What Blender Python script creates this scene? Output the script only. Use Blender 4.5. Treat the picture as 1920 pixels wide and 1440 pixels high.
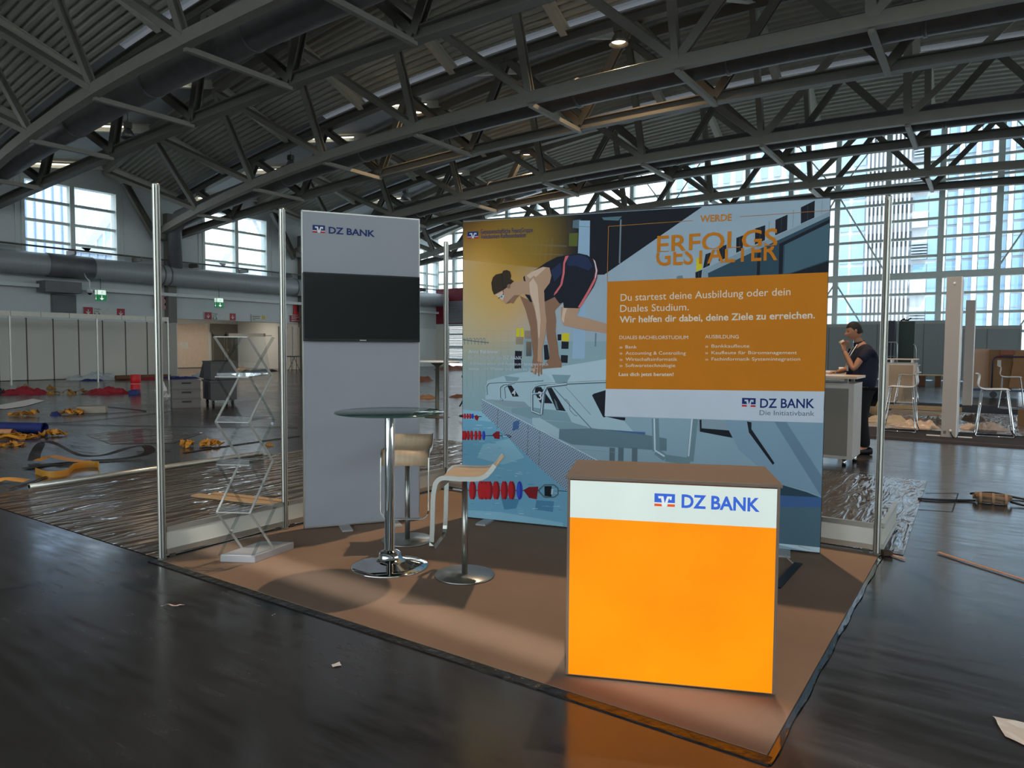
import bpy, bmesh, math, random
from mathutils import Vector, Matrix, noise
for o in list(bpy.data.objects): bpy.data.objects.remove(o, do_unlink=True)
SC = bpy.context.scene
COL = SC.collection
PI = math.pi
# ------------------------------------------------------------------ camera
YAW, PITCH, ROLL, FPX = 0.5981, -0.0512, 0.0068, 1321.9
def cam_axes():
    cy, sy = math.cos(YAW), math.sin(YAW)
    right = Vector((cy, sy, 0)); fwd = Vector((-sy, cy, 0)); up = Vector((0, 0, 1))
    f = fwd * math.cos(PITCH) + up * math.sin(PITCH)
    u = up * math.cos(PITCH) - fwd * math.sin(PITCH)
    r = right * math.cos(ROLL) + u * math.sin(ROLL)
    u = u * math.cos(ROLL) - right * math.sin(ROLL)
    return r, u, f
_r, _u, _f = cam_axes()
cam_data = bpy.data.cameras.new('camera'); cam = bpy.data.objects.new('camera', cam_data); COL.objects.link(cam)
m = Matrix((_r, _u, -_f)).transposed().to_4x4(); m.translation = Vector((4.5534, -2.5367, 1.4392)); cam.matrix_world = m
cam_data.sensor_width = 36.0; cam_data.lens = FPX * 36.0 / 1920.0; cam_data.clip_end = 400; cam_data.clip_start = .05
SC.camera = cam
# ------------------------------------------------------------------ exposure, sky, sun
vs = SC.view_settings
vs.view_transform = 'Standard'; vs.look = 'None'; vs.exposure = 0.6; vs.gamma = 1.0; vs.use_curve_mapping = False
SKY = 2.4
w = bpy.data.worlds.new('sky'); SC.world = w; w.use_nodes = True
nt = w.node_tree; nt.nodes.clear()
out = nt.nodes.new('ShaderNodeOutputWorld'); bg = nt.nodes.new('ShaderNodeBackground'); tc = nt.nodes.new('ShaderNodeTexCoord')
sx = nt.nodes.new('ShaderNodeSeparateXYZ'); cr = nt.nodes.new('ShaderNodeValToRGB')
cr.color_ramp.elements[0].position = 0.0; cr.color_ramp.elements[0].color = (0.95, 0.98, 1.0, 1)
cr.color_ramp.elements[1].position = 0.7; cr.color_ramp.elements[1].color = (0.70, 0.84, 1.0, 1)
nt.links.new(tc.outputs['Generated'], sx.inputs[0]); nt.links.new(sx.outputs['Z'], cr.inputs[0]); nt.links.new(cr.outputs[0], bg.inputs[0])
bg.inputs[1].default_value = SKY; nt.links.new(bg.outputs[0], out.inputs[0])
def sun(name, energy, direction, color, angle):
    l = bpy.data.lights.new(name, 'SUN'); l.energy = energy; l.color = color; l.angle = math.radians(angle)
    o = bpy.data.objects.new(name, l); COL.objects.link(o)
    o.rotation_euler = Vector(direction).to_track_quat('-Z', 'Y').to_euler(); o.location = (0, 0, 60); return o
sun('sun', 3.0, (-0.3, 0.5, -0.8), (1.0, 0.96, 0.9), 1.0)
def portal(name, loc, rot, sx_, sy_):
    l = bpy.data.lights.new(name, 'AREA'); l.shape = 'RECTANGLE'; l.size = sx_; l.size_y = sy_; l.cycles.is_portal = True
    o = bpy.data.objects.new(name, l); COL.objects.link(o); o.location = loc; o.rotation_euler = rot
portal('daylight_portal', (-3, 39.8, 7.4), (-PI / 2, 0, 0), 57, 13.5); portal('daylight_portal', (6, -22.3, 7.0), (PI / 2, 0, 0), 40, 12.5)
portal('daylight_portal', (26.4, 8, 7.9), (0, PI / 2, 0), 5.4, 60)
for yw in (4.8, 13.3, 21.9, 30.4, 38.2): portal('daylight_portal', (-31.4, yw, 7.15), (0, -PI / 2, 0), 3.3, 4.0)
LAMP_W = 900.0          # hall pendants that are lit
# ------------------------------------------------------------------ helpers
def lin(c):
    return tuple(((v / 255) / 12.92 if v / 255 <= 0.04045 else ((v / 255 + 0.055) / 1.055) ** 2.4) for v in c)
MATS = {}
def mat(name, col, rough=0.5, metal=0.0, var=0.05, vscale=6.0, bump=0.0, bscale=60.0, stretch=(1, 1, 1), spec=0.5, coat=0.0, emis=None, es=0.0, trans=0.0, rvar=0.0):
    if name in MATS: return MATS[name]
    M = bpy.data.materials.new(name); M.use_nodes = True; n = M.node_tree; b = n.nodes['Principled BSDF']
    c = lin(col); MATS[name] = M
    b.inputs['Roughness'].default_value = rough; b.inputs['Metallic'].default_value = metal
    b.inputs['Specular IOR Level'].default_value = spec; b.inputs['Coat Weight'].default_value = coat; b.inputs['Transmission Weight'].default_value = trans
    if coat: b.inputs['Coat Roughness'].default_value = 0.08
    t = n.nodes.new('ShaderNodeTexCoord'); mp = n.nodes.new('ShaderNodeMapping'); mp.inputs['Scale'].default_value = stretch
    n.links.new(t.outputs['Object'], mp.inputs[0])
    nz = n.nodes.new('ShaderNodeTexNoise'); nz.inputs['Scale'].default_value = vscale; nz.inputs['Detail'].default_value = 5
    n.links.new(mp.outputs[0], nz.inputs['Vector'])
    mr = n.nodes.new('ShaderNodeMapRange'); mr.inputs[1].default_value = .3; mr.inputs[2].default_value = .7; mr.inputs[3].default_value = 1 - var; mr.inputs[4].default_value = 1 + var
    n.links.new(nz.outputs['Fac'], mr.inputs[0])
    mx = n.nodes.new('ShaderNodeVectorMath'); mx.operation = 'SCALE'; mx.inputs[0].default_value = c
    n.links.new(mr.outputs[0], mx.inputs['Scale']); n.links.new(mx.outputs[0], b.inputs['Base Color'])
    if emis:
        e = lin(emis); b.inputs['Emission Strength'].default_value = es
        mx2 = n.nodes.new('ShaderNodeVectorMath'); mx2.operation = 'SCALE'; mx2.inputs[0].default_value = e
        n.links.new(mr.outputs[0], mx2.inputs['Scale']); n.links.new(mx2.outputs[0], b.inputs['Emission Color'])
    if rvar:
        m2 = n.nodes.new('ShaderNodeMapRange'); m2.inputs[1].default_value = .3; m2.inputs[2].default_value = .7; m2.inputs[3].default_value = rough - rvar; m2.inputs[4].default_value = rough + rvar
        n.links.new(nz.outputs['Fac'], m2.inputs[0]); n.links.new(m2.outputs[0], b.inputs['Roughness'])
    if bump:
        n2 = n.nodes.new('ShaderNodeTexNoise'); n2.inputs['Scale'].default_value = bscale; n2.inputs['Detail'].default_value = 4
        n.links.new(mp.outputs[0], n2.inputs['Vector'])
        bp = n.nodes.new('ShaderNodeBump'); bp.inputs['Strength'].default_value = bump; bp.inputs['Distance'].default_value = .02
        n.links.new(n2.outputs['Fac'], bp.inputs['Height']); n.links.new(bp.outputs[0], b.inputs['Normal'])
    return M
def glassy(name, tint, refl=0.08, rough=0.0, dens=0.0):
    """thin clear sheet: see-through with a Fresnel mirror on top"""
    if name in MATS: return MATS[name]
    M = bpy.data.materials.new(name); M.use_nodes = True; n = M.node_tree; n.nodes.clear(); MATS[name] = M
    o = n.nodes.new('ShaderNodeOutputMaterial'); tr = n.nodes.new('ShaderNodeBsdfTransparent'); gl = n.nodes.new('ShaderNodeBsdfGlossy'); mx = n.nodes.new('ShaderNodeMixShader')
    lw = n.nodes.new('ShaderNodeLayerWeight'); lw.inputs[0].default_value = .5; pw = n.nodes.new('ShaderNodeMath'); pw.operation = 'POWER'; pw.inputs[1].default_value = 5.0; mm = n.nodes.new('ShaderNodeMath'); mm.operation = 'MULTIPLY_ADD'; mm.inputs[1].default_value = .8; mm.inputs[2].default_value = refl
    n.links.new(lw.outputs['Facing'], pw.inputs[0]); n.links.new(pw.outputs[0], mm.inputs[0]); n.links.new(mm.outputs[0], mx.inputs[0])
    tr.inputs[0].default_value = (*lin(tint), 1); gl.inputs[1].default_value = rough
    n.links.new(tr.outputs[0], mx.inputs[1]); n.links.new(gl.outputs[0], mx.inputs[2]); last = mx
    if dens:
        df = n.nodes.new('ShaderNodeBsdfDiffuse'); df.inputs[0].default_value = (.8, .8, .8, 1); m3 = n.nodes.new('ShaderNodeMixShader'); m3.inputs[0].default_value = dens
        n.links.new(mx.outputs[0], m3.inputs[1]); n.links.new(df.outputs[0], m3.inputs[2]); last = m3
    n.links.new(last.outputs[0], o.inputs[0]); return M
class MB:
    def __init__(s): s.v = []; s.f = []; s.m = []; s.s = []; s.k = 0
    def mat(s, k): s.k = k; return s
    def face(s, idx, smooth=False): s.f.append(idx); s.m.append(s.k); s.s.append(smooth)
    def poly(s, pts):
        b = len(s.v); s.v += [tuple(p) for p in pts]; s.face(list(range(b, b + len(pts)))); return s
    def box(s, x0, y0, z0, x1, y1, z1):
        b = len(s.v); s.v += [(x, y, z) for z in (z0, z1) for x, y in ((x0, y0), (x1, y0), (x1, y1), (x0, y1))]
        for q in ((3, 2, 1, 0), (4, 5, 6, 7), (0, 1, 5, 4), (1, 2, 6, 5), (2, 3, 7, 6), (3, 0, 4, 7)): s.face([b + i for i in q])
        return s
    def cbox(s, c, sz, rz=0.0, tilt=None):
        """box centred at c, sizes sz, turned rz about z (and an optional 3x3 matrix)"""
        R = Matrix.Rotation(rz, 3, 'Z')
        if tilt is not None: R = R @ tilt
        b = len(s.v); c = Vector(c)
        for z in (-.5, .5):
            for x, y in ((-.5, -.5), (.5, -.5), (.5, .5), (-.5, .5)): s.v.append(tuple(c + R @ Vector((x * sz[0], y * sz[1], z * sz[2]))))
        for q in ((3, 2, 1, 0), (4, 5, 6, 7), (0, 1, 5, 4), (1, 2, 6, 5), (2, 3, 7, 6), (3, 0, 4, 7)): s.face([b + i for i in q])
        return s
    def sweep(s, path, sec, up=(0, 0, 1), smooth=False, caps=True, closed=False):
        path = [Vector(p) for p in path]; N = len(path); K = len(sec); b = len(s.v); up = Vector(up)
        for i, p in enumerate(path):
            if closed: d = (path[(i + 1) % N] - path[i - 1])
            else: d = (path[min(i + 1, N - 1)] - path[max(i - 1, 0)])
            d.normalize(); a = d.cross(up)
            if a.length < 1e-4: a = d.cross(Vector((1, 0, 0)) if abs(d.x) < .9 else Vector((0, 1, 0)))
            a.normalize(); n = a.cross(d)
            sc = 1.0
            if 0 < i < N - 1:
                d1 = (path[i] - path[i - 1]).normalized(); c = max(.5, abs(d.dot(d1))); sc = 1 / c
            for (x, y) in sec: s.v.append(tuple(p + a * x * (sc if abs(d.z) < 2 else 1) + n * y * sc))
        for i in range(N if closed else N - 1):
            for j in range(K):
                i2 = (i + 1) % N; s.face([b + i * K + j, b + i * K + (j + 1) % K, b + i2 * K + (j + 1) % K, b + i2 * K + j], smooth)
        if caps and not closed: s.face([b + j for j in range(K)][::-1]); s.face([b + (N - 1) * K + j for j in range(K)])
        return s
    def beam(s, p, q, w_, h, up=(0, 0, 1)): return s.sweep([p, q], [(-w_ / 2, -h / 2), (w_ / 2, -h / 2), (w_ / 2, h / 2), (-w_ / 2, h / 2)], up)
    def tube(s, path, r, n=8, up=(0, 0, 1), closed=False, ends=None):
        return s.sweep(path, [(r * math.cos(2 * PI * i / n), r * math.sin(2 * PI * i / n)) for i in range(n)], up, True, True, closed)
    def lathe(s, prof, c=(0, 0, 0), n=28, smooth=True, R=None):
        b = len(s.v); c = Vector(c); K = len(prof)
        for i in range(n):
            a = 2 * PI * i / n
            for r, z in prof:
                p = Vector((r * math.cos(a), r * math.sin(a), z)); p = R @ p if R is not None else p; s.v.append(tuple(c + p))
        for i in range(n):
            for j in range(K - 1): s.face([b + i * K + j, b + ((i + 1) % n) * K + j, b + ((i + 1) % n) * K + j + 1, b + i * K + j + 1], smooth)
        if prof[0][0] > 1e-5: s.face([b + i * K for i in range(n)][::-1])
        if prof[-1][0] > 1e-5: s.face([b + i * K + K - 1 for i in range(n)])
        return s
    def grid(s, fn, nu, nv, smooth=True):
        b = len(s.v)
        for i in range(nu + 1):
            for j in range(nv + 1): s.v.append(tuple(fn(i / nu, j / nv)))
        for i in range(nu):
            for j in range(nv): a = b + i * (nv + 1) + j; s.face([a, a + nv + 1, a + nv + 2, a + 1], smooth)
        return s
    def loft(s, rings, n=16, caps=True):
        """rings: list of (centre, rx, ry, axis x vector, axis y vector)"""
        b = len(s.v)
        for c, rx, ry, ax, ay in rings:
            c = Vector(c); ax = Vector(ax); ay = Vector(ay)
            for i in range(n): a = 2 * PI * i / n; s.v.append(tuple(c + ax * rx * math.cos(a) + ay * ry * math.sin(a)))
        for k in range(len(rings) - 1):
            for i in range(n): s.face([b + k * n + i, b + k * n + (i + 1) % n, b + (k + 1) * n + (i + 1) % n, b + (k + 1) * n + i], True)
        if caps: s.face([b + i for i in range(n)][::-1], True); s.face([b + (len(rings) - 1) * n + i for i in range(n)], True)
        return s
    def build(s, name, mats, parent=None, world=False, bevel=0.0, fixn=True):
        if world and parent is not None:
            I = WM[parent].inverted(); s.v = [tuple(I @ Vector(p)) for p in s.v]
        me = bpy.data.meshes.new(name); me.from_pydata(s.v, [], s.f)
        for x in (mats if isinstance(mats, (list, tuple)) else [mats]): me.materials.append(x)
        me.polygons.foreach_set('material_index', s.m); me.polygons.foreach_set('use_smooth', s.s)
        if fixn:
            bm = bmesh.new(); bm.from_mesh(me); bmesh.ops.recalc_face_normals(bm, faces=bm.faces); bm.to_mesh(me); bm.free()
        me.update(); o = bpy.data.objects.new(name, me); COL.objects.link(o)
        if parent is not None: o.parent = parent
        WM[o] = WM.get(parent, Matrix.Identity(4))
        if bevel:
            b = o.modifiers.new('bevel', 'BEVEL'); b.width = bevel; b.segments = 2; b.limit_method = 'ANGLE'
        return o
WM = {}
def tag(o, label, cat, group=None, kind=None):
    if label: o['label'] = label
    if cat: o['category'] = cat
    if group: o['group'] = group
    if kind: o['kind'] = kind
    return o
def thing(name, label, cat, loc=(0, 0, 0), rz=0.0, group=None):
    o = bpy.data.objects.new(name, None); COL.objects.link(o); o.location = loc; o.rotation_euler = (0, 0, rz); o.empty_display_size = .1
    WM[o] = Matrix.Translation(Vector(loc)) @ Matrix.Rotation(rz, 4, 'Z'); return tag(o, label, cat, group)
def struct(o): o['kind'] = 'structure'; return o
def copy_tree(o, loc=None, rz=None, label=None, parent=None):
    c = o.copy(); COL.objects.link(c)
    if parent is not None: c.parent = parent
    for ch in o.children: copy_tree(ch, parent=c)
    if loc is not None: c.location = loc
    if rz is not None: c.rotation_euler = (0, 0, rz)
    if label: c['label'] = label
    WM[c] = Matrix.Translation(c.location) @ Matrix.Rotation(c.rotation_euler.z, 4, 'Z'); return c
def text_mesh(body, bold=0.0):
    cu = bpy.data.curves.new('lettering', 'FONT'); cu.body = body; cu.size = 1.0; cu.offset = bold; cu.resolution_u = 3
    o = bpy.data.objects.new('lettering', cu); COL.objects.link(o)
    dg = bpy.context.evaluated_depsgraph_get(); me = bpy.data.meshes.new_from_object(o.evaluated_get(dg))
    vs_ = [v.co.copy() for v in me.vertices]; fs = [list(p.vertices) for p in me.polygons]
    bpy.data.objects.remove(o); bpy.data.meshes.remove(me); bpy.data.curves.remove(cu)
    return vs_, fs
CAPH = max(v.y for v in text_mesh('H')[0])
def add_text(mb, body, a, b, cap, P, bold=0.0, cut=None):
    """letters between (s,z) points a and b with capital height cap; P(s, z) gives the place on the surface"""
    vs_, fs = text_mesh(body, bold)
    if not vs_: return
    x0 = min(v.x for v in vs_); x1 = max(v.x for v in vs_); kx = (b[0] - a[0]) / (x1 - x0); ky = cap / CAPH
    if cut:
        bm = bmesh.new(); bv = [bm.verts.new(v) for v in vs_]
        for f in fs:
            try: bm.faces.new([bv[i] for i in f])
            except ValueError: pass
        bmesh.ops.bisect_plane(bm, geom=bm.verts[:] + bm.edges[:] + bm.faces[:], plane_co=(0, CAPH * cut[1], 0), plane_no=(0, 1, 0), clear_outer=(cut[0] == 'below'), clear_inner=(cut[0] == 'above'))
        bm.verts.index_update(); vs_ = [v.co.copy() for v in bm.verts]; fs = [[v.index for v in f.verts] for f in bm.faces]; bm.free()
    b0 = len(mb.v); sl = (b[1] - a[1]) / (b[0] - a[0])
    for v in vs_:
        s_ = a[0] + (v.x - x0) * kx; mb.v.append(tuple(P(s_, a[1] + sl * (s_ - a[0]) + v.y * ky)))
    for f in fs: mb.face([b0 + i for i in f])
# ------------------------------------------------------------------ materials
steel_l = mat('painted_steel', (138, 135, 124), .55, var=.05, vscale=3)
steel_d = mat('painted_steel_dark', (112, 110, 102), .55, var=.06, vscale=3)
purm = mat('purlin_paint', (228, 226, 212), .5, var=.03)
deckm = mat('roof_sheet', (206, 205, 194), .5, var=.06, vscale=.8)
smoothm = mat('roof_board', (170, 174, 178), .7, var=.05, vscale=.5)
cladm = mat('wall_cladding', (206, 210, 210), .6, var=.04, vscale=.6)
wallm = mat('wall_paint', (222, 226, 224), .8, var=.03, vscale=.7)
framem = mat('window_frame', (208, 216, 210), .5, var=.03)
glazing = glassy('window_glass', (240, 248, 250), .05)
ductm = mat('galvanised_duct', (112, 112, 114), .5, .25, var=.1, vscale=4, bump=.1, bscale=3)
alu = mat('anodised_aluminium', (196, 194, 184), .32, .75, var=.04)
alu_d = mat('aluminium_groove', (92, 90, 80), .5, .4)
chrome = mat('chrome', (215, 215, 215), .05, 1.0, var=.0)
brushed = mat('brushed_steel', (165, 165, 158), .3, .9, var=.05, vscale=20, stretch=(1, 1, 8))
whitep = mat('white_panel', (222, 219, 206), .55, var=.02)
black = mat('black_plastic', (16, 17, 18), .45)
blackgloss = mat('black_glass', (4, 5, 6), .07, spec=.6)
bluedk = mat('lettering_blue', (0, 45, 105), .6, var=.0)
redm = mat('signal_red', (196, 24, 34), .5)
whitem = mat('plain_white', (238, 238, 236), .5, var=.01)
woodm = mat('pale_wood', (196, 160, 118), .6, var=.12, vscale=4, stretch=(1, 12, 12))
cardm = mat('cardboard', (158, 118, 82), .8, var=.08, vscale=3)
tubew = mat('fluorescent_tube', (255, 250, 235), .4, emis=(255, 250, 235), es=1.3)
# floor: dark sealed asphalt, scratched and polished
def floor_material():
    M = bpy.data.materials.new('sealed_asphalt'); M.use_nodes = True; n = M.node_tree; b = n.nodes['Principled BSDF']; L = n.links.new
    t = n.nodes.new('ShaderNodeTexCoord')
    def noise_(scale, stretch, detail=5, rot=0.0):
        mp = n.nodes.new('ShaderNodeMapping'); mp.inputs['Scale'].default_value = stretch; mp.inputs['Rotation'].default_value = (0, 0, rot)
        z = n.nodes.new('ShaderNodeTexNoise'); z.inputs['Scale'].default_value = scale; z.inputs['Detail'].default_value = detail; z.inputs['Roughness'].default_value = .6
        L(t.outputs['Object'], mp.inputs[0]); L(mp.outputs[0], z.inputs['Vector']); return z.outputs['Fac']
    def rng(src, a, c, d, e):
        r = n.nodes.new('ShaderNodeMapRange'); r.inputs[1].default_value = a; r.inputs[2].default_value = c; r.inputs[3].default_value = d; r.inputs[4].default_value = e; L(src, r.inputs[0]); return r.outputs[0]
    big = noise_(.7, (1, 1, 1)); fine = noise_(9, (.25, 1.6, 1), 6, .55); pit = noise_(60, (1, 1, 1), 3)
    ad = n.nodes.new('ShaderNodeMath'); ad.operation = 'ADD'; L(rng(big, .3, .7, .88, 1.12), ad.inputs[0]); L(rng(fine, .35, .7, -.07, .09), ad.inputs[1])
    sc = n.nodes.new('ShaderNodeVectorMath'); sc.operation = 'SCALE'; sc.inputs[0].default_value = lin((55, 55, 57)); L(ad.outputs[0], sc.inputs['Scale']); L(sc.outputs[0], b.inputs['Base Color'])
    a2 = n.nodes.new('ShaderNodeMath'); a2.operation = 'ADD'; L(rng(big, .3, .7, .13, .23), a2.inputs[0]); L(rng(fine, .3, .7, -.05, .1), a2.inputs[1]); L(a2.outputs[0], b.inputs['Roughness'])
    h = n.nodes.new('ShaderNodeMath'); h.operation = 'MULTIPLY_ADD'; h.inputs[1].default_value = .35; L(pit, h.inputs[0]); L(fine, h.inputs[2])
    bp = n.nodes.new('ShaderNodeBump'); bp.inputs['Strength'].default_value = .35; bp.inputs['Distance'].default_value = .0008; L(h.outputs[0], bp.inputs['Height']); L(bp.outputs[0], b.inputs['Normal'])
    b.inputs['Specular IOR Level'].default_value = 1.0
    return M
struct(MB().box(-60, -25, -.2, 26, 39.7, 0).build('floor', floor_material()))
# ------------------------------------------------------------------ hall shell
NX = [-26.7, -21.93, -17.2, -12.4, -7.62, -2.85, 1.92, 6.69, 11.46, 16.2]
TR = [0.84, 9.34, 17.84, 26.34, 34.84]
bc = lambda X: 9.06 - 2.19 * (abs(X + 3.7) / 28) ** 2.15
hw = lambda X: .5 + 1.12 * (1 - (1 - min(max((X + 31) / 18.74, 0), 1)) ** 2)
ltz = lambda X: 13.8 - 3.9 * (abs(X + 3.3) / 28) ** 2
dtz = lambda X: 12.1 - 3.0 * (abs(X + 3.3) / 28) ** 2
LO, DO = -3.1, .6                       # upper chords, measured from each truss axis along y
ceiling = struct(thing('ceiling', None, None)); 
def deck():
    mb = MB(); sm = MB(); nx = 44; xs = [-31.2 + (26 + 31.2) * i / nx for i in range(nx + 1)]
    for Yc in [-24.66, -16.16, -7.66] + TR:
        ya, yb = Yc + LO, Yc + DO - .22; n = 15; prof = []
        for i in range(n):
            y0 = ya + (yb - ya) * i / n; d = (yb - ya) / n
            for fr, hh in ((0, 0), (.42, 0), (.5, .13), (.92, .13)): prof.append((y0 + d * fr, hh))
        prof.append((yb, 0)); b = len(mb.v); K = len(prof)
        for X in xs:
            for y, hh in prof: t = (y - ya) / (Yc + DO - ya); mb.v.append((X, y, ltz(X) + (dtz(X) - ltz(X)) * t + hh + .12))
        for i in range(nx):
            for j in range(K - 1): mb.face([b + i * K + j, b + (i + 1) * K + j, b + (i + 1) * K + j + 1, b + i * K + j + 1])
        # narrow strip beside the lower ridge: roof board with a rooflight in the middle bays
        yc_, yd = yb, Yc + DO
        for i in range(nx):
            X0, X1 = xs[i], xs[i + 1]
            if X0 > -20 and X1 < 12: continue
            f = lambda X, y: ltz(X) + (dtz(X) - ltz(X)) * (y - ya) / (Yc + DO - ya) + .12
            sm.poly([(X0, yc_, f(X0, yc_)), (X1, yc_, f(X1, yc_)), (X1, yd, f(X1, yd)), (X0, yd, f(X0, yd))])
        y2 = Yc + 8.5 + LO; b = len(sm.v)
        for X in xs:
            for j in range(6): t = j / 5; sm.v.append((X, yd + (min(y2, 39.6) - yd) * t, dtz(X) + ((ltz(X) - dtz(X)) * t * (min(y2, 39.6) - yd) / (y2 - yd)) + .12))
        for i in range(nx):
            for j in range(5): a = b + i * 6 + j; sm.face([a, a + 6, a + 7, a + 1])
    # end strip up to the glass front
    mb.build('ribbed_sheet', deckm, ceiling, fixn=False); sm.build('roof_board', smoothm, ceiling, fixn=False)
    last = MB(); ya = 34.84 + 8.5 + LO
    return xs
xs_roof = deck()
rl = mat('rooflight_sheet', (215, 222, 225), .5)
rl.node_tree.nodes['Principled BSDF'].inputs['Transmission Weight'].default_value = 0
def rooflight_material():
    M = bpy.data.materials.new('rooflight'); M.use_nodes = True; n = M.node_tree; n.nodes.clear(); o = n.nodes.new('ShaderNodeOutputMaterial'); t = n.nodes.new('ShaderNodeBsdfTranslucent'); t.inputs[0].default_value = (.55, .57, .58, 1)
    z = n.nodes.new('ShaderNodeTexNoise'); z.inputs['Scale'].default_value = .6; r = n.nodes.new('ShaderNodeMapRange'); r.inputs[3].default_value = .015; r.inputs[4].default_value = .07; n.links.new(z.outputs['Fac'], r.inputs[0]); n.links.new(r.outputs[0], t.inputs[0]); n.links.new(t.outputs[0], o.inputs[0]); return M
rlm = rooflight_material()
for Yc in TR:
    mb = MB()
    for i in range(len(xs_roof) - 1):
        X0, X1 = xs_roof[i], xs_roof[i + 1]
        if X0 > -20 and X1 < 12:
            f = lambda X, y: ltz(X) + (dtz(X) - ltz(X)) * (y - Yc - LO) / (DO - LO) + .12
            y0, y1 = Yc + DO - .22, Yc + DO; mb.poly([(X0, y0, f(X0, y0)), (X1, y0, f(X1, y0)), (X1, y1, f(X1, y1)), (X0, y1, f(X0, y1))])
    mb.build('rooflight', rlm, ceiling, fixn=False)
I_SEC = lambda w_, h, t=.04: [(-w_ / 2, -h / 2), (w_ / 2, -h / 2), (w_ / 2, -h / 2 + t), (t / 2, -h / 2 + t), (t / 2, h / 2 - t), (w_ / 2, h / 2 - t), (w_ / 2, h / 2), (-w_ / 2, h / 2), (-w_ / 2, h / 2 - t), (-t / 2, h / 2 - t), (-t / 2, -h / 2 + t), (-w_ / 2, -h / 2 + t)]
BOX = lambda w_, h: [(-w_ / 2, -h / 2), (w_ / 2, -h / 2), (w_ / 2, h / 2), (-w_ / 2, h / 2)]
for Yc in TR:
    for X in NX[:8] + [-30.9]:
        MB().sweep([(X, Yc + LO + .1, ltz(X) - .08), (X, Yc + DO - .1, dtz(X) - .05)], I_SEC(.26, .36, .03)).build('purlin', purm, ceiling)
        if Yc < 34: MB().sweep([(X, Yc + DO + .1, dtz(X) - .02), (X, Yc + 8.5 + LO - .1, ltz(X) - .05)], I_SEC(.26, .36, .03)).build('purlin', purm, ceiling)
# roof trusses: two lower chords, two upper chords, webs and cross struts
tlabels = ['steel roof truss nearest the camera, above the booth', 'steel roof truss with a duct crossing the upper left corner', 'steel roof truss with a long duct in the middle of the roof', 'steel roof truss behind the middle one, lit orange by a lamp', 'steel roof truss farthest back, close to the glass front']
def truss(Yc, label):
    t = thing('roof_truss', label, 'roof truss', (0, Yc, 0), 0, 'steel trusses carrying the hall roof')
    def path(fy, fz, x0, x1): 
        n = int((x1 - x0) / 2.4) + 1; return [(x0 + (x1 - x0) * i / n, fy(x0 + (x1 - x0) * i / n), fz(x0 + (x1 - x0) * i / n)) for i in range(n + 1)]
    X1 = 18.6
    MB().sweep(path(lambda X: -hw(X), lambda X: bc(X) + .17, -30.9, X1), BOX(.26, .34)).build('lower_chord', steel_l, t)
    MB().sweep(path(lambda X: hw(X), lambda X: bc(X) + .17, -30.9, X1), I_SEC(.3, .34)).build('lower_chord', steel_d, t)
    MB().sweep(path(lambda X: LO, lambda X: ltz(X) - .25, -30.9, X1), BOX(.2, .36)).build('upper_chord', steel_l, t)
    MB().sweep(path(lambda X: DO, lambda X: dtz(X) - .2, -30.9, X1), I_SEC(.3, .36)).build('upper_chord', steel_d, t)
    for X in NX:
        pl = Vector((X, -hw(X), bc(X) + .25)); pd = Vector((X, hw(X), bc(X) + .25)); sgn = -1 if X < -3 else 1
        tops = [X, X + sgn * 4.77] if abs(X + 2.85) > 1 else [X - 4.77, X, X + 4.77]
        for k, xt in enumerate(tops):
            if xt < -31: xt = -30.9
            MB().sweep([pl, (xt, LO, ltz(xt) - .3)], I_SEC(.24, .2, .03) if k % 2 == 0 else BOX(.2, .26), up=(0, 1, .3)).build('web_member', steel_l, t)
        for xt in (X - 2.385, X + 2.385):
            MB().sweep([pd, (xt, DO, dtz(xt) - .3)], I_SEC(.24, .26, .03), up=(0, 1, .3)).build('web_member', steel_d, t)
        MB().beam((X, -hw(X), bc(X) - .02), (X, hw(X), bc(X) - .02), .14, .14).build('cross_strut', steel_l, t)
    # leg from the wall bracket up to the first upper node
    MB().sweep([(-30.6, -.75, 6.75), (-30.5, LO + .7, 9.3)], I_SEC(.3, .3, .03), up=(0, 1, .3)).build('raking_leg', steel_d, t)
    MB().cbox((-30.6, -.3, 7.0), (.5, 1.1, .35)).build('bearing_bracket', steel_d, t)
    return t
for Yc, lb in zip(TR, tlabels): truss(Yc, lb)
# roof ducts slung between the lower chords
def duct_path(Yc, dy, dz, x0, x1): n = 16; return [(x0 + (x1 - x0) * i / n, Yc + dy, bc(x0 + (x1 - x0) * i / n) + dz) for i in range(n + 1)]
for Yc, lb, x0 in ((9.34, 'round ventilation duct running along the upper left truss', -30.0), (17.84, 'round ventilation duct along the middle roof truss', -29.2), (26.34, 'round ventilation duct along the truss behind the middle one', -29.0)):
    t = thing('ventilation_duct', lb, 'duct', (0, Yc, 0), 0, 'round ducts under the roof')
    MB().tube(duct_path(0, -.35, .5, x0, 17), .42, 18).build('pipe', ductm, t)
    for X in NX[1:9]: MB().lathe([(.43, -.05), (.45, -.04), (.45, .04), (.43, .05)], (X + 1, -.35, bc(X + 1) + .5), 20, R=Matrix.Rotation(PI / 2, 3, 'Y')).build('joint_ring', ductm, t)
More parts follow.
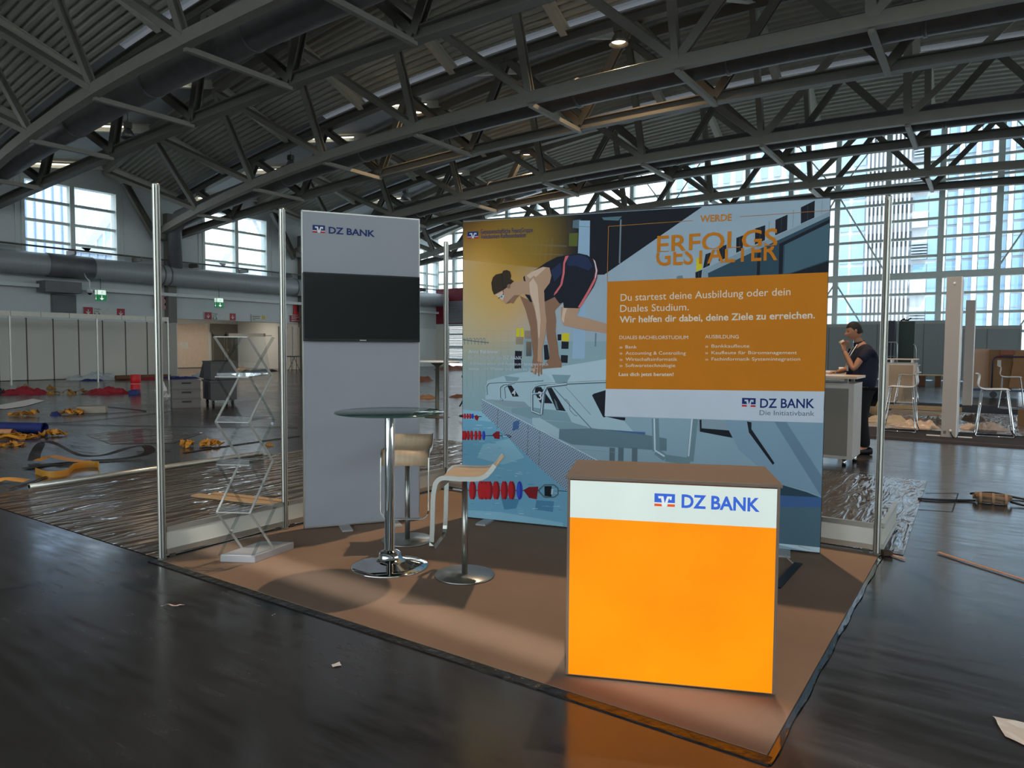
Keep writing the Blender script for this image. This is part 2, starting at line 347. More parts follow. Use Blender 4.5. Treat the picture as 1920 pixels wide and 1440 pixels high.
# left wall, windows 3.93 wide between steel columns
struct(thing('wall_left', None, None)); WL = bpy.data.objects['wall_left']
wy = [(2.8, 6.75), (11.3, 15.28), (19.92, 23.88), (28.4, 32.35), (36.9, 39.4)]
mb = MB(); mb.box(-31.5, -25, 2.85, -31, 39.5, 5.5); mb.box(-31.5, -25, 8.78, -31, 39.5, 10.3); ys = -25
for a, b in wy: mb.box(-31.5, ys, 5.5, -31, a, 8.78); ys = b
mb.box(-31.5, ys, 5.5, -31, 39.5, 8.78); mb.build('upper_cladding', cladm, WL)
mb = MB(); mb.box(-31.5, -25, 0, -31, 17.7, 2.85); mb.box(-31.5, 26.6, 0, -31, 39.5, 2.85); mb.build('lower_cladding', wallm, WL)
mb = MB()
for a, b in zip([-8] + [q[1] for q in wy], [q[0] for q in wy] + [39.5]):
    for y in (a + .35, b - .35): mb.box(-30.99, y - .02, 5.5, -30.96, y + .02, 8.9)
    mb.box(-30.99, a + .35, 8.86, -30.96, b - .35, 8.9); mb.box(-30.99, a + .35, 7.1, -30.97, b - .35, 7.13)
mb.build('cladding_trim', framem, WL)
for i, (a, b) in enumerate(wy):
    wn = struct(thing('window_%d' % (i + 1), None, None, (-31.2, a, 5.5)))
    fr = MB(); L = b - a; H = 3.28
    fr.box(-.1, -.12, -.1, .25, .02, H + .1); fr.box(-.1, L - .02, -.1, .25, L + .12, H + .1); fr.box(-.1, 0, H - .02, .25, L, H + .1); fr.box(-.1, 0, -.1, .25, L, .05); fr.build('frame', framem, wn)
    MB().box(-.1, L / 2 - .1, 0, .22, L / 2 + .1, H).build('mullion', framem, wn)
    for z in (.62, 1.52, 2.42): MB().box(-.06, 0, z - .06, .12, L, z + .06).build('transom', framem, wn)
    MB().poly([(0, 0, 0), (0, L, 0), (0, L, H), (0, 0, H)]).build('pane', glazing, wn)
for Yc in TR: struct(MB().box(-31, Yc - .22, 0, -30.6, Yc + .22, 8.2).build('trim_1', steel_d))
# foyer behind the door opening in the left wall
struct(MB().box(-38.4, 14, 0, -38, 34, 3.6).build('wall_foyer', wallm))
struct(MB().box(-38.2, 14, 3.4, -31.4, 34, 3.6).build('trim_2', wallm))
for y in (17.5, 26.7): struct(MB().box(-38.2, y - .1, 0, -31.4, y + .1, 3.4).build('trim_3', wallm))
# other hall walls (beyond the frame)
wr = struct(thing('wall_right', None, None, (26, 0, 0))); MB().box(0, -22, 10.6, .3, 39.5, 12).build('upper_cladding', cladm, wr); MB().box(0, -22, 0, .3, 39.5, 5.3).build('lower_cladding', wallm, wr)
for k in range(13): MB().box(-.1, -21.9 + 5.1 * k, 5.3, .2, -21.6 + 5.1 * k, 10.6).build('mullion', framem, wr)
for z in (5.4, 7.4): MB().box(-.05, -22, z - .12, .15, 39.5, z + .12).build('transom', framem, wr)
MB().poly([(.1, -22, 5.3), (.1, 39.5, 5.3), (.1, 39.5, 10.6), (.1, -22, 10.6)]).build('pane', glazing, wr);  # unseen glazing, added to brighten the roof and the right side
ff = struct(thing('window_7', None, None, (0, -22, 0))); struct(MB().box(-31.5, -22.3, 0, -14, -21.9, 13.6).build('wall_front', wallm))  # unseen glazing added for light from behind; solid part keeps the left darker
for k in range(8): X = -13.9 + 5.1 * k; MB().box(X - .15, -.15, 0, X + .15, .2, min(13.5, ltz(X) - .2)).build('mullion', framem, ff)
for z in (.6, 5.3, 9.3): MB().box(-14, -.1, z - .12, 26, .1, z + .12).build('transom', framem, ff)
MB().poly([(-14, .05, 0), (26, .05, 0)] + [(26 - 40 * i / 30, .05, ltz(26 - 40 * i / 30) + .2) for i in range(31)]).build('pane', glazing, ff)
# glass front
gf = struct(thing('window_6', None, None, (0, 39.5, 0)))
mx = [-2.7 + 2.43 * k for k in range(-11, 12)]
for X in mx:
    z0 = 5.9 if X < -26 else 0; MB().box(X - .13, -.15, z0, X + .13, .2, min(13.9, ltz(X) + .3)).build('mullion', framem, gf)
for z in (.5, 1.45, 2.42, 3.38, 4.36, 6.28, 7.21, 8.16, 9.1, 10.05, 11.0, 11.95, 12.9, 13.8):
    xr = [X for X in (-31, 26) ]; hx = 28 * math.sqrt(max(0, (13.95 - z) / 3.9)) if z > 9.7 else 28
    MB().box(max(-31, -3.3 - hx), -.08, z - .065, min(26, -3.3 + hx), .1, z + .065).build('transom', framem, gf)
MB().box(-31, -.2, 5.12, 26, .2, 5.46).build('main_transom', framem, gf)
n = 30; b = MB(); xs = [-31 + 57 * i / n for i in range(n + 1)]
b.poly([(-31, .05, 0), (26, .05, 0)] + [(X, .05, ltz(X) + .2) for X in xs[::-1]]); b.build('pane', glazing, gf)
for i in range(n): pass
for dx in (2.43, -2.43):
    for X in (-2.7, -2.7 - 4.86 * 2, -2.7 + 9.72):
        MB().tube([(X, -.1, 9.85), (X + dx, -.1, 5.5)], .045, 6).build('bracing_rod', framem, gf); MB().tube([(X, -.1, 5.1), (X + dx, -.1, 1.0)], .045, 6).build('bracing_rod', framem, gf)
        MB().tube([(X, -.1, 9.95), (X + dx, -.1, 13.2)], .04, 6).build('bracing_rod', framem, gf)
# roof edge beam in front of the glass
eb = MB(); eb.sweep([(X, 39.0, ltz(X) - .1) for X in xs], BOX(.5, .5)); struct(eb.build('trim_4', steel_l))
# dark red wall with shutters at the far left end
rw = struct(thing('wall_rear', None, None, (-31, 39.2, 0)))
MB().box(0, 0, 3.2, 4.9, .2, 5.9).build('red_cladding', mat('dark_red_paint', (128, 28, 44), .5), rw)
shut = mat('roller_shutter', (165, 172, 178), .35, .6)
mb = MB()
for k in range(15): z = 3.3 + k * .11; mb.box(1.1, -.06, z, 4.6, 0, z + .085)
mb.build('roller_shutter', shut, rw); MB().box(.95, -.04, 3.25, 1.12, 0, 5.0).build('shutter_rail', black, rw)
MB().box(0, -.05, 3.0, 4.9, 0, 3.22).build('lintel', framem, rw)
mb = MB(); mb.box(0, -.02, 0, 1.2, .15, 3.0); mb.build('side_panel', whitep, rw)
mb = MB()
for k in range(26): z = .25 + k * .105; mb.box(1.25, -.06, z, 4.8, 0, z + .08)
mb.build('door_shutter', shut, rw)
# ------------------------------------------------------------------ the booth
CZ = .008
carpet = mat('beige_carpet', (150, 125, 106), .95, var=.06, vscale=2.5, bump=.25, bscale=500, spec=.1)
tag(MB().box(0.0, -.02, 0, 3.94, 2.95, CZ).build('booth_carpet', carpet), 'flat beige carpet laid over the whole booth floor', 'carpet')
tapem = mat('black_tape', (30, 26, 24), .3, var=.2, vscale=5, bump=.6, bscale=20)
tag(MB().box(-.05, -.075, 0, 3.96, -.02, .006).build('edge_tape', tapem), 'dark tape strip along the front edge of the beige carpet', 'tape')
mb = MB(); rnd = random.Random(4)
mb.grid(lambda u, v: (3.94 + .028 * v + .004 * math.sin(u * 40), -.07 + 3.05 * u, .003 + .006 * abs(math.sin(u * 55 + v * 3)) * v), 90, 3)
tag(mb.build('edge_film', mat('tape_film', (34, 33, 34), .15, var=.3, vscale=14, coat=.6)), 'crinkled clear film strip along the right edge of the beige carpet', 'tape')
def octo(r):
    p = []
    for i in range(8):
        a = PI / 4 * i + PI / 8
        for d, k in ((-.25, 1), (.25, 1), (.28, .58), (.5, .58)): p.append((r * k * math.cos(a + d), r * k * math.sin(a + d)))
    return p
def post(x, y, label):
    t = thing('aluminium_post', label, 'post', (x, y, CZ), 0, 'aluminium booth posts')
    MB().sweep([(0, 0, .012), (0, 0, 2.48)], octo(.024), up=(0, 1, 0)).build('profile', alu, t)
    MB().lathe([(.016, .01), (.016, 2.46)], n=10).build('core', alu_d, t)
    MB().lathe([(.0, 2.47), (.021, 2.47), (.021, 2.486), (0, 2.488)], n=16).build('end_cap', alu, t)
    MB().lathe([(.0, 0), (.03, 0), (.03, .006), (.012, .012), (.012, .02)], n=16).build('levelling_foot', steel_d, t)
post(0, 0, 'aluminium post at the front left corner of the booth carpet'); post(0, .99, 'aluminium post just left of the grey display with the screen')
post(0, 2.96, 'aluminium post between the grey display and the swimmer banner'); post(3.925, 2.955, 'aluminium post at the right rear corner of the booth carpet')
def low_panel(p, q, label):
    p = Vector((*p, 0)); q = Vector((*q, 0)); d = q - p; L = d.length; t = thing('low_panel', label, 'panel', (p.x, p.y, CZ), math.atan2(d.y, d.x), 'low white panels between the booth posts')
    MB().box(.025, -.008, .065, L - .025, .008, .185).build('infill_board', whitep, t)
    MB().box(.025, -.014, .03, L - .025, .014, .065).build('bottom_rail', alu, t); MB().box(.025, -.014, .18, L - .025, .014, .215).build('top_rail', alu, t)
    mb = MB(); mb.box(.05, -.004, .0, .09, .004, .03); mb.box(L - .09, -.004, 0, L - .05, .004, .03); mb.build('spacer_foot', alu_d, t)
low_panel((0, .0), (0, .99), 'low white panel between the two left aluminium posts'); low_panel((0, .99), (0, 1.975), 'low white panel running behind the grey display'); low_panel((0, 1.975), (0, 2.96), 'low white panel left of the rear corner post, beside the bar stool')
low_panel((.0, 2.96), (.98, 2.96), 'low white panel behind the left end of the swimmer banner'); low_panel((2.95, 2.96), (3.925, 2.96), 'low white panel right of the swimmer banner'); low_panel((3.95, 2.97), (3.95, 3.85), 'short low white panel running back from the right rear post')
# grey display with the screen
A = Vector((.157, 1.047, CZ)); B = Vector((.668, 1.82, CZ)); d = B - A; TW = d.length
tot = thing('display_stand', 'tall slim grey display stand with a black screen mounted on it', 'display stand', A, math.atan2(d.y, d.x))
greyf = mat('grey_fabric', (166, 168, 174), .8, var=.02, vscale=1.5)
MB().box(.008, .002, .02, TW - .008, .03, 2.462).build('fabric_face', greyf, tot); ffc = bpy.data.objects['fabric_face']
mb = MB(); mb.box(0, 0, .012, .008, .05, 2.47); mb.box(TW - .008, 0, .012, TW, .05, 2.47); mb.box(0, 0, 2.462, TW, .05, 2.472); mb.box(0, 0, .01, TW, .05, .02); mb.build('edge_frame', alu, tot)
for x in (.27, .66): MB().box(x, -.17, 0, x + .08, .2, .012).build('foot_plate', mat('foot_silver', (176, 172, 168), .5), tot)
def emblem(mb, s0, z0, w_, h, P, kb, kw, kr):
    """square mark: blue field with a white winged V over a red bar"""
    q = lambda x, y, o=0: P(s0 + x * w_, z0 + y * h, o)
    mb.mat(kw).poly([q(-.04, -.02), q(1.04, -.02), q(1.04, 1.03), q(-.04, 1.03)]) if kw is not None and False else None
    mb.mat(kb).poly([q(0, .3), q(1, .3), q(1, 1), q(0, 1)])
    mb.mat(kr).poly([q(0, 0), q(.38, 0), q(.34, .2), q(0, .2)]); mb.poly([q(.62, 0), q(1, 0), q(1, .2), q(.66, .2)])
    mb.mat(kw).poly([q(0, .2, 1), q(.34, .2, 1), q(.32, .3, 1), q(0, .3, 1)]); mb.poly([q(.66, .2, 1), q(1, .2, 1), q(1, .3, 1), q(.68, .3, 1)])
    mb.poly([q(.18, .8, 1), q(.2, .62, 1), q(.29, .62, 1), q(.31, .68, 1), q(.42, 0, 1), q(.5, 0, 1), q(.5, .24, 1), q(.44, .8, 1)])
    mb.poly([q(.5, .0, 1), q(.58, 0, 1), q(.7, .62, 1), q(.76, .62, 1), q(.74, .54, 1), q(.83, .52, 1), q(.85, .8, 1), q(.62, .8, 1), q(.5, .24, 1)])
PT = lambda s_, z, o=0: (s_, -.0006 - .0003 * o, z)
mb = MB(); emblem(mb, .082, 2.307, .093, .058, PT, 0, 1, 2); mb.build('printed_emblem', [bluedk, whitem, redm], ffc, fixn=False)
mb = MB(); add_text(mb, 'DZ BANK', (.202, 2.309), (.561, 2.304), .048, PT, .028); mb.build('printed_lettering', bluedk, ffc, fixn=False)
tvt = thing('television', 'wide black flat screen fixed on the grey display stand', 'screen', A, math.atan2(d.y, d.x))
tvc = MB().box(.004, -.05, 1.474, .914, 0, 1.998).build('casing', black, tvt, bevel=.004); MB().box(.012, -.0515, 1.492, .906, -.05, 1.988).build('screen_glass', blackgloss, tvt)
mb = MB(); mb.box(.43, -.0522, 1.479, .48, -.0505, 1.486); mb.build('badge', alu, tvc)
